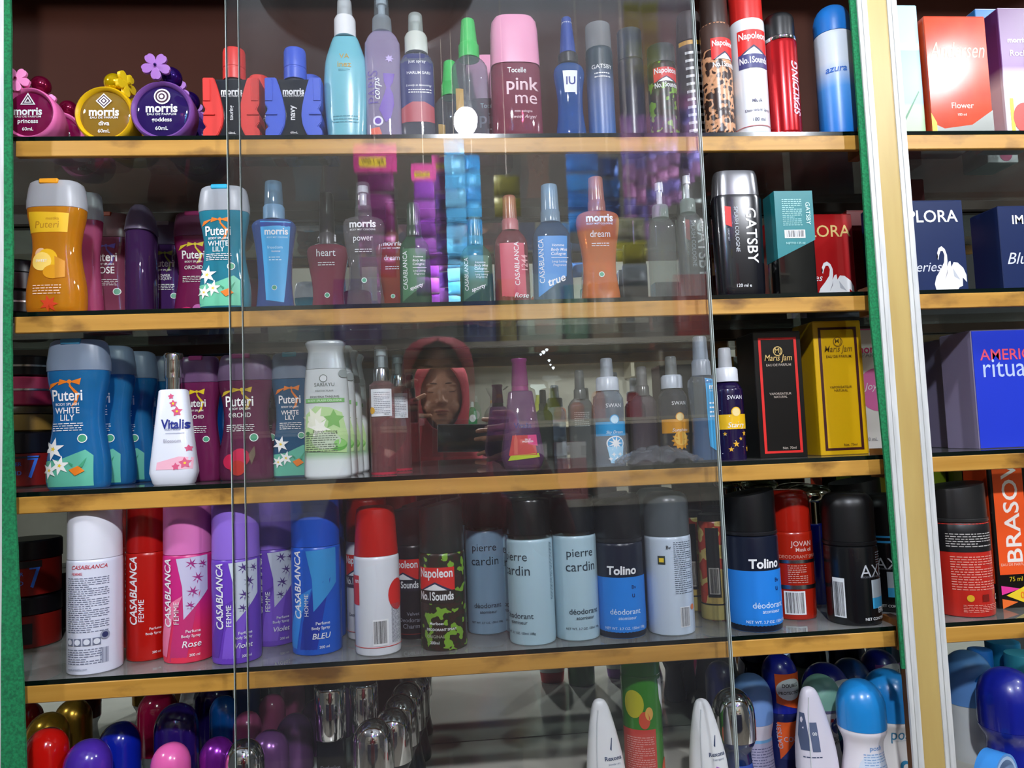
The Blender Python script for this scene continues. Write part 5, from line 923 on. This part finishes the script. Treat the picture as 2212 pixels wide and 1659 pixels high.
for k, (xl, xr, yt, h, lab) in enumerate(((880, 905, 850, '#c8ccd8', 'pale bottle with blue label on the wall shelf'), (1195, 1222, 872, '#c06a4a', 'short terracotta coloured tub on the wall shelf'), (1236, 1262, 846, '#d07a3a', 'orange wrapped bottle on the wall shelf'), (1300, 1330, 850, '#b83a3a', 'red detergent bottle on the wall shelf'))):
    t, W, H = on_wall('cleaner_bottle', lab, 'bottle', xl, xr, yt, zb)
    mk('body', Loft([(0, W*.46, W*.3), (.006, W*.5, W*.33), (H*.66, W*.48, W*.32), (H*.8, W*.2, W*.18)], 2.6, smooth=3).data(), pl(h, .35), t); mk('cap', Loft([(H*.8, W*.22, W*.2), (H, W*.2, W*.18)], seg=20).data(), pl('#2a4aa0' if k == 0 else '#e6e2d8', .4), t)
def soft_pack(t, W, H, D, m):
    mk('pack', Loft([(0, W*.44, D*.38), (H*.04, W*.49, D*.48), (H*.5, W*.5, D*.5), (H*.92, W*.49, D*.46), (H*.97, W*.48, D*.2)], 4, smooth=3).data(), m, t); mk('seal', boxd(-W*.48, -.002, H*.97, W*.48, .002, H), m, t, smooth=False)
    return Loft([(0, W*.44, D*.38), (H*.04, W*.49, D*.48), (H*.5, W*.5, D*.5), (H*.92, W*.49, D*.46), (H, W*.48, D*.4)], 4)
for k, (xl, xr, yt, h, lab, tx) in enumerate(((1002, 1064, 640, '#2c4c9c', 'blue diaper pack on the high shelf', ('Popok', 'ADULT DIAPER')), (1068, 1102, 650, '#a89a28', 'olive yellow pack on the high shelf', None), (1104, 1188, 640, '#b9c6b0', 'pale green diaper pack on the high shelf', None), (1192, 1236, 660, '#5a8a68', 'green pack on the high shelf', None), (1240, 1300, 655, '#8a7a5c', 'tan pack on the high shelf', None), (760, 850, 650, '#5a3a8a', 'violet pack on the high shelf', None), (1400, 1470, 640, '#b03020', 'red pack on the high shelf', None))):
    t, W, H = on_wall('diaper_pack', lab, 'pack', xl, xr, yt, zu); L = soft_pack(t, W, H, .10, pl(h, .3, coat=.3))
    if tx: deco(t, L, W, H, [Q(-.3, .14, .44, .40, pr('#cfd4e4')), T(tx[0], .05, .62, .6, WHITE, bold=.03), T(tx[1], .07, .30, .62, pr('#2c3a7c')), T('CONFIDENCE', .07, .2, .5, pr('#2c3a7c'))])
# boxes low on the wall, under the cream shelf
TB = thing('shop_counter', 'low dark counter below the wall shelf', 'counter', (.5, -2.7, 0)); mk('body', boxd(-1.4, -.28, 0, 1.4, .12, 1.02), pl('#2a2c40', .5), TB, smooth=False); mk('counter_top', boxd(-1.42, -.28, 1.02, 1.42, .14, 1.05), pl('#b9b2a0', .4), TB, smooth=False)
for k, (xl, xr, yt, h, lab) in enumerate(((1168, 1222, 955, '#b0686a', 'dusty pink carton on the dark counter'), (1240, 1300, 940, '#c8c4bc', 'white carton on the dark counter'), (1080, 1150, 960, '#5a5a78', 'slate carton on the dark counter'))):
    a, b = seen_in(YM, xl, 970, -2.66), seen_in(YM, xr, 970, -2.66); z = seen_in(YM, xl, yt, -2.66).z
    t = thing('carton_box', lab, 'box', ((a.x+b.x)/2, -2.62, 1.05), math.pi); S = carton(t, abs(b.x-a.x), .12, max(.05, z-1.05), pl(h, .4)); deco(t, S, abs(b.x-a.x), max(.05, z-1.05), [Q(-.5, .72, .5, 1, pr('#d8d4cc'))])
# ---- hanging sachet strips, reflected in the sliding doors
PKT = {}
def sachet_mesh(w, h, col):
    k = (round(w, 3), round(h, 3), col)
    if k not in PKT:
        V, F = [], []; n = 6
        for s in (1, -1):
            for i in range(n+1):
                for j in range(n+1):
                    u, v = i/n-.5, j/n-.5; b = .5*min(1, (1-(2*u)**4)*(1-(2*v)**4)*1.2)*w*.16; V.append((u*w, s*b, v*h*.96))
        q = (n+1)**2
        for i in range(n):
            for j in range(n):
                a = i*(n+1)+j; F += [(a, a+1, a+n+2, a+n+1), (q+a, q+a+n+1, q+a+n+2, q+a+1)]
        me = bpy.data.meshes.new('sachet'); me.from_pydata(V, [], F); me.materials.append(pl(col, .25, .45, coat=.6)); me.shade_smooth(); PKT[k] = me
    return PKT[k]
def strip(lab, xl, xr, yt, yb, y, cols, n, head=None, price=None, plane=None, grp='hanging sachet strips'):
    plane = YG if plane is None else plane
    a, b = seen_in(plane, xl, yt, y), seen_in(plane, xr, yt, y); c = seen_in(plane, (xl+xr)/2, yb, y); w = abs(b.x-a.x); zt, z0 = a.z, c.z
    t = thing('sachet_strip', lab, 'sachets', ((a.x+b.x)/2, y, zt), math.pi, grp); h = (zt-z0)/n
    rr = random.Random(int(xl))
    for i in range(n):
        o = bpy.data.objects.new('sachet', sachet_mesh(w, h, cols[i % len(cols)])); COL.objects.link(o); o.parent = t; o.location = (0, .004*math.sin(i*1.7), -(i+.5)*h); o.rotation_euler = (rr.uniform(-.12, .12), rr.uniform(-.04, .04), rr.uniform(-.25, .25))
    mk('hanging_string', tube([(0, 0, 0), (0, 0, 2.9-zt)], .0012, 5), pl('#d8d0c0', .6), t)
    if head:
        mk('header_card', boxd(-w*.6, -.001, 0, w*.6, .001, w*.8), pl(head, .4), t, smooth=False)
        if price: deco(t, Flat(-.001), w, w, [Q(-.3, .15, .45, .42, YE), T('Rp 1.000', .07, .285, .6, BLACK, bold=.03)])
    return t
VI, PKC = ['#8a3aa8', '#a04ab4'], '#e0489c'
strip('violet sachet strip under a pink card, left of the blue one', 893, 938, 390, 640, -1.52, VI, 6, PKC, 1)
strip('second violet sachet strip hanging beside the blue one', 938, 984, 372, 630, -1.58, ['#9c58bc', '#7a48b4'], 6, PKC, 1)
strip('dim magenta sachet strip hanging further left', 772, 850, 372, 600, -1.6, ['#6a1c5a', '#7a2a6a'], 5, '#a8286e', 1)
strip('bright blue sachet strip below the light bulb', 958, 1002, 300, 600, -1.50, ['#58b8ec', '#7fd0f8'], 8)
strip('second bright blue sachet strip', 1002, 1036, 335, 610, -1.56, ['#2a90d0', '#4ab0e4'], 8)
for k in range(7):
    x = 1338+k*24; strip(f'dark plum sachet strip, number {k+1} from the left in the plum bunch' if 0 else ['leftmost', 'second', 'third', 'fourth', 'fifth', 'sixth', 'rightmost'][k]+' dark plum sachet strip in the hanging bunch', x, x+27, 250 if k < 5 else 170, (500, 520, 470, 450, 440, 400, 380)[k], -1.62-.02*(k % 3), ['#a878b0', '#b070a4', '#8070c0'], 7)
for k in range(4):
    x = 1345+k*38; strip(['first', 'second', 'third', 'last'][k]+' olive wrapped sachet strip above the plum bunch', x, x+36, 2, 185+15*(k % 2), -1.10, ['#e0e070', '#ecec90', '#c0c090'] if k < 2 else ['#d0c0d2', '#e0d4e0'], 6)
strip('blue packet strip right of the light bulb', 1222, 1290, 330, 500, -1.6, ['#1f6ab8', '#2a80cc'], 4)
strip('second blue packet strip right of the light bulb', 1288, 1336, 340, 520, -1.64, ['#184f98', '#2a70bc'], 4)
strip('yellow snack packet strip between blue strips', 1066, 1122, 380, 470, -1.5, ['#4a4714', '#55511a'], 2)
strip('white and yellow packet strip low beside the plum bunch', 1330, 1392, 470, 620, -1.4, ['#c8c8a0', '#d8d040', '#b8c4c8'], 3)
bs = thing('plastic_basin', 'dark round plastic basin hanging high behind the viewer', 'basin', seen_in(YG, 800, -10, -1.15), group=None)
V, F = [], []; prof = [(.02, 0), (.22, .0), (.26, .09), (.285, .095), (.285, .10), (.265, .10), (.225, .012), (.02, .01)]
for r_, y_ in prof:
    for k in range(48): a_ = 2*math.pi*k/48; V.append((r_*math.sin(a_), y_, r_*math.cos(a_)*.8))
for i in range(len(prof)-1):
    for k in range(48): F.append((i*48+k, i*48+(k+1) % 48, (i+1)*48+(k+1) % 48, (i+1)*48+k))
F.append(tuple(range(48))); mk('bowl', (V, F), pl('#17151c', .4), bs)
mk('hook_cord', tube([(0, .05, .2), (0, .05, 2.9-bs.location.z)], .002, 6), BLACK, bs)
# ---- the person taking the photograph
HX, HY = .424, -1.10
PN = thing('person', 'person in a red headscarf and maroon top holding up a phone', 'person', (HX, HY-.05, 0))
def grow(parts, voxel, smooth):
    V, F = [], []
    for p in parts:
        if p[0] == 'e': d = ball((0, 0, 0), 1, 24, 16, p[2]); v = [(x+p[1][0], y+p[1][1], z+p[1][2]) for x, y, z in d[0]]; f = d[1]
        else:
            v, f = [], []
            pts, rs = p[1], p[2]
            for i in range(len(pts)-1):
                A, B = Vector(pts[i]), Vector(pts[i+1]); n = max(2, int((B-A).length/(min(rs[i], rs[i+1])*.5)))
                for k in range(n+1):
                    q = A.lerp(B, k/n); r_ = rs[i]+(rs[i+1]-rs[i])*k/n; d = ball(q, r_, 14, 9); kk = len(v); v += d[0]; f += [tuple(j+kk for j in g) for g in d[1]]
        k = len(V); V += v; F += [tuple(j+k for j in g) for g in f]
    me = bpy.data.meshes.new('t'); me.from_pydata(V, [], F); o = bpy.data.objects.new('t', me); COL.objects.link(o)
    m = o.modifiers.new('r', 'REMESH'); m.mode = 'VOXEL'; m.voxel_size = voxel
    s = o.modifiers.new('s', 'SMOOTH'); s.iterations = smooth; s.factor = .5
    dg = bpy.context.evaluated_depsgraph_get(); e = o.evaluated_get(dg); out = bpy.data.meshes.new_from_object(e); bpy.data.objects.remove(o)
    return out
def h(x, y, z): return (HX+x, HY+y, z)
E_, C_ = 'e', 'c'
parts = [(E_, h(0, 0, 1.495), (.072, .092, .108)), (E_, h(0, .018, 1.428), (.056, .066, .055)), (E_, h(0, .05, 1.395), (.026, .03, .02)),
         (E_, h(-.034, .045, 1.452), (.03, .038, .03)), (E_, h(.034, .045, 1.452), (.03, .038, .03)),
         (C_, [h(0, .084, 1.51), h(0, .100, 1.472)], [.0075, .0115]), (E_, h(-.012, .092, 1.466), (.0085, .011, .008)), (E_, h(.012, .092, 1.466), (.0085, .011, .008)),
         (E_, h(0, .081, 1.4385), (.023, .011, .0055)), (E_, h(0, .080, 1.430), (.019, .011, .0065)),
         (E_, h(-.031, .070, 1.505), (.017, .014, .010)), (E_, h(.031, .070, 1.505), (.017, .014, .010)), (E_, h(-.030, .072, 1.525), (.022, .012, .006)), (E_, h(.030, .072, 1.525), (.022, .012, .006)),
         (C_, [h(0, -.01, 1.42), h(0, -.045, 1.30)], [.052, .056]), (E_, h(0, -.06, 1.20), (.165, .095, .16)), (E_, h(0, -.06, 1.03), (.14, .09, .15)), (E_, h(0, -.06, .86), (.165, .105, .13))]
# right arm with the phone, left arm with two raised fingers
parts += [(C_, [h(.15, -.07, 1.285), (.695, -1.06, 1.11), (.615, -.895, 1.318)], [.046, .037, .024]), (E_, (.592, -.868, 1.352), (.016, .022, .042)),
          (C_, [(.592, -.862, 1.392), (.583, -.838, 1.401), (.548, -.8335, 1.403)], [.0085, .0082, .0070]), (C_, [(.594, -.86, 1.372), (.584, -.8335, 1.3735), (.530, -.8335, 1.369)], [.0088, .0085, .0072]),
          (C_, [(.594, -.86, 1.352), (.584, -.8335, 1.350), (.524, -.8335, 1.345)], [.0087, .0083, .0070]), (C_, [(.590, -.862, 1.332), (.575, -.842, 1.314), (.530, -.842, 1.300)], [.0080, .0074, .0062]),
          (C_, [(.594, -.878, 1.345), (.572, -.872, 1.368), (.545, -.865, 1.376)], [.011, .0095, .0078])]
parts += [(C_, [h(-.15, -.07, 1.285), (.175, -1.09, 1.12), (.262, -1.0, 1.372)], [.046, .037, .024]), (E_, (.274, -.995, 1.425), (.024, .017, .040)),
          (C_, [(.283, -.99, 1.450), (.325, -.982, 1.468), (.371, -.978, 1.490)], [.0092, .0086, .0072]), (C_, [(.286, -.990, 1.432), (.335, -.980, 1.426), (.388, -.972, 1.424)], [.0092, .0086, .0072]),
          (C_, [(.272, -.99, 1.456), (.300, -.968, 1.450), (.290, -.965, 1.434)], [.0085, .0082, .0074]), (C_, [(.284, -.985, 1.412), (.306, -.965, 1.412), (.290, -.962, 1.402)], [.0085, .0080, .0072]), (C_, [(.272, -.985, 1.398), (.300, -.966, 1.408), (.312, -.960, 1.424)], [.0105, .0092, .0076])]
for s in (-1, 1):
    parts += [(C_, [h(s*.085, -.06, .84), h(s*.095, -.05, .46), h(s*.10, -.06, .09)], [.085, .055, .036]), (C_, [h(s*.10, -.07, .045), h(s*.11, .07, .032)], [.042, .030])]
bm_ = grow(parts, .0032, 4); bm_.materials.clear(); bm_.materials.append(noise_mat('skin', [(.3, '#a8745a'), (.7, '#b98468')], 40, .5)); bm_.shade_smooth()
bo = bpy.data.objects.new('body', bm_); COL.objects.link(bo); bo.parent = PN; bo.matrix_parent_inverse = Matrix.Translation(-Vector(PN.location))
def onp(name, data, mat):
    o = mk(name, data, mat, PN); o.matrix_parent_inverse = Matrix.Translation(-Vector(PN.location)); return o
DKB = pl('#1c120e', .6)
for s in (-1, 1):
    onp('eyebrow', tube([h(s*(.014+.010*k), .0855-.0006*k*k*2.4, 1.5275+.0028*k-.0011*k*k) for k in range(4)], [.0018, .0024, .0022, .001], 6), DKB)
    onp('eyelashes', tube([h(s*(.016+.0075*k), .0845-.0011*(k-1.5)**2, 1.5005+.0009*(k-2)**2) for k in range(5)], .0011, 6), DKB)
onp('lips', merge(ball(h(0, .0835, 1.4385), 1, 16, 8, (.0225, .0095, .0050)), ball(h(0, .0825, 1.4305), 1, 16, 8, (.018, .0095, .0058))), pl('#8a4238', .4))
rows = [(1.608, .02, .02, 0, -.012), (1.603, .045, .052, 0, -.012), (1.592, .066, .078, 0, -.01), (1.578, .078, .095, .03, -.008), (1.56, .084, .104, .044, -.004), (1.53, .088, .108, .060, 0), (1.50, .089, .109, .066, 0), (1.47, .089, .108, .066, 0), (1.44, .087, .106, .060, 0), (1.41, .084, .102, .047, 0), (1.39, .082, .098, .032, 0), (1.372, .081, .094, .0, 0), (1.352, .086, .092, 0, -.004), (1.325, .105, .098, 0, -.015), (1.30, .140, .108, 0, -.03), (1.27, .178, .122, 0, -.045), (1.22, .205, .142, 0, -.052), (1.16, .215, .158, 0, -.056), (1.08, .222, .168, 0, -.058)]
V, F = [], []; K = 56
for i, (z, rx, ry, op, dy) in enumerate(rows):
    p0 = math.asin(min(.99, op/rx))
    for k in range(K+1):
        a_ = p0+(2*math.pi-2*p0)*k/K; fold = 1+(.028*math.sin(9*a_+i*.5)+.02*math.sin(5*a_-i))*(1 if z < 1.33 else .25); zz = z-(.05*abs(math.sin(a_))**2 if z < 1.29 else 0)
        x, y = rx*fold*math.sin(a_), ry*fold*math.cos(a_)
        if op: y = min(y, .088-.0*abs(x))
        V.append(h(x, y+dy, zz))
for i in range(len(rows)-1):
    for k in range(K): F.append((i*(K+1)+k, i*(K+1)+k+1, (i+1)*(K+1)+k+1, (i+1)*(K+1)+k))
sc = onp('headscarf', (V, F), noise_mat('scarf_red', [(.3, '#98202c'), (.7, '#b03040')], 200, .8)); m_ = sc.modifiers.new('thick', 'SOLIDIFY'); m_.thickness = .003; m_.offset = 1
TOP = noise_mat('maroon_cloth', [(.3, '#5a1626'), (.7, '#6c1e30')], 150, .85)
lt = Loft([(.62, .235, .16), (.80, .20, .14), (1.0, .175, .12), (1.15, .205, .135), (1.26, .20, .125), (1.31, .12, .09), (1.335, .075, .07)], 2.4, smooth=3).data(False, False)
onp('tunic', ([h(x, y-.06, z) for x, y, z in lt[0]], lt[1]), TOP)
onp('sleeve', tube([h(.14, -.07, 1.28), h(.21, -.03, 1.19), (.695, -1.06, 1.105), (.665, -.985, 1.19), (.628, -.918, 1.285)], [.085, .070, .062, .054, .040], 20, False), TOP)
onp('sleeve', tube([h(-.14, -.07, 1.28), h(-.21, -.03, 1.19), (.175, -1.09, 1.115), (.21, -1.05, 1.22), (.252, -1.012, 1.34)], [.085, .070, .062, .054, .040], 20, False), TOP)
for s in (-1, 1):
    onp('trouser_leg', tube([h(s*.085, -.06, .86), h(s*.095, -.05, .46), h(s*.10, -.06, .07)], [.105, .085, .062], 20, False), pl('#20202a', .8))
PH = thing('phone', 'black phone held sideways by the person in the mirror', 'phone', (.495, -.8495, 1.35)); PH.rotation_euler = (0, .03, 0)
mk('case', bevbox(-.0845, -.0042, -.0415, .0845, .0042, .0415, .004, 3), pl('#0b0b0e', .08, coat=1), PH)
mk('edge_frame', tube([(-.081, .0022, -.0405), (.081, .0022, -.0405), (.0838, .0022, -.038), (.0838, .0022, .038), (.081, .0022, .0405), (-.081, .0022, .0405), (-.0838, .0022, .038), (-.0838, .0022, -.038), (-.081, .0022, -.0405)], .0011, 6), SILVER, PH)
for x, z in ((-.055, .022), (-.035, .022), (-.055, .0)):
    ln = mk('camera_lens', Loft([(0, .006, .006), (.0015, .006, .006), (.0016, .004, .004)], seg=20).data(), pl('#05050a', .05, coat=1), PH)
    ln.rotation_euler = (-math.pi/2, 0, 0); ln.location = (x, .0042, z)
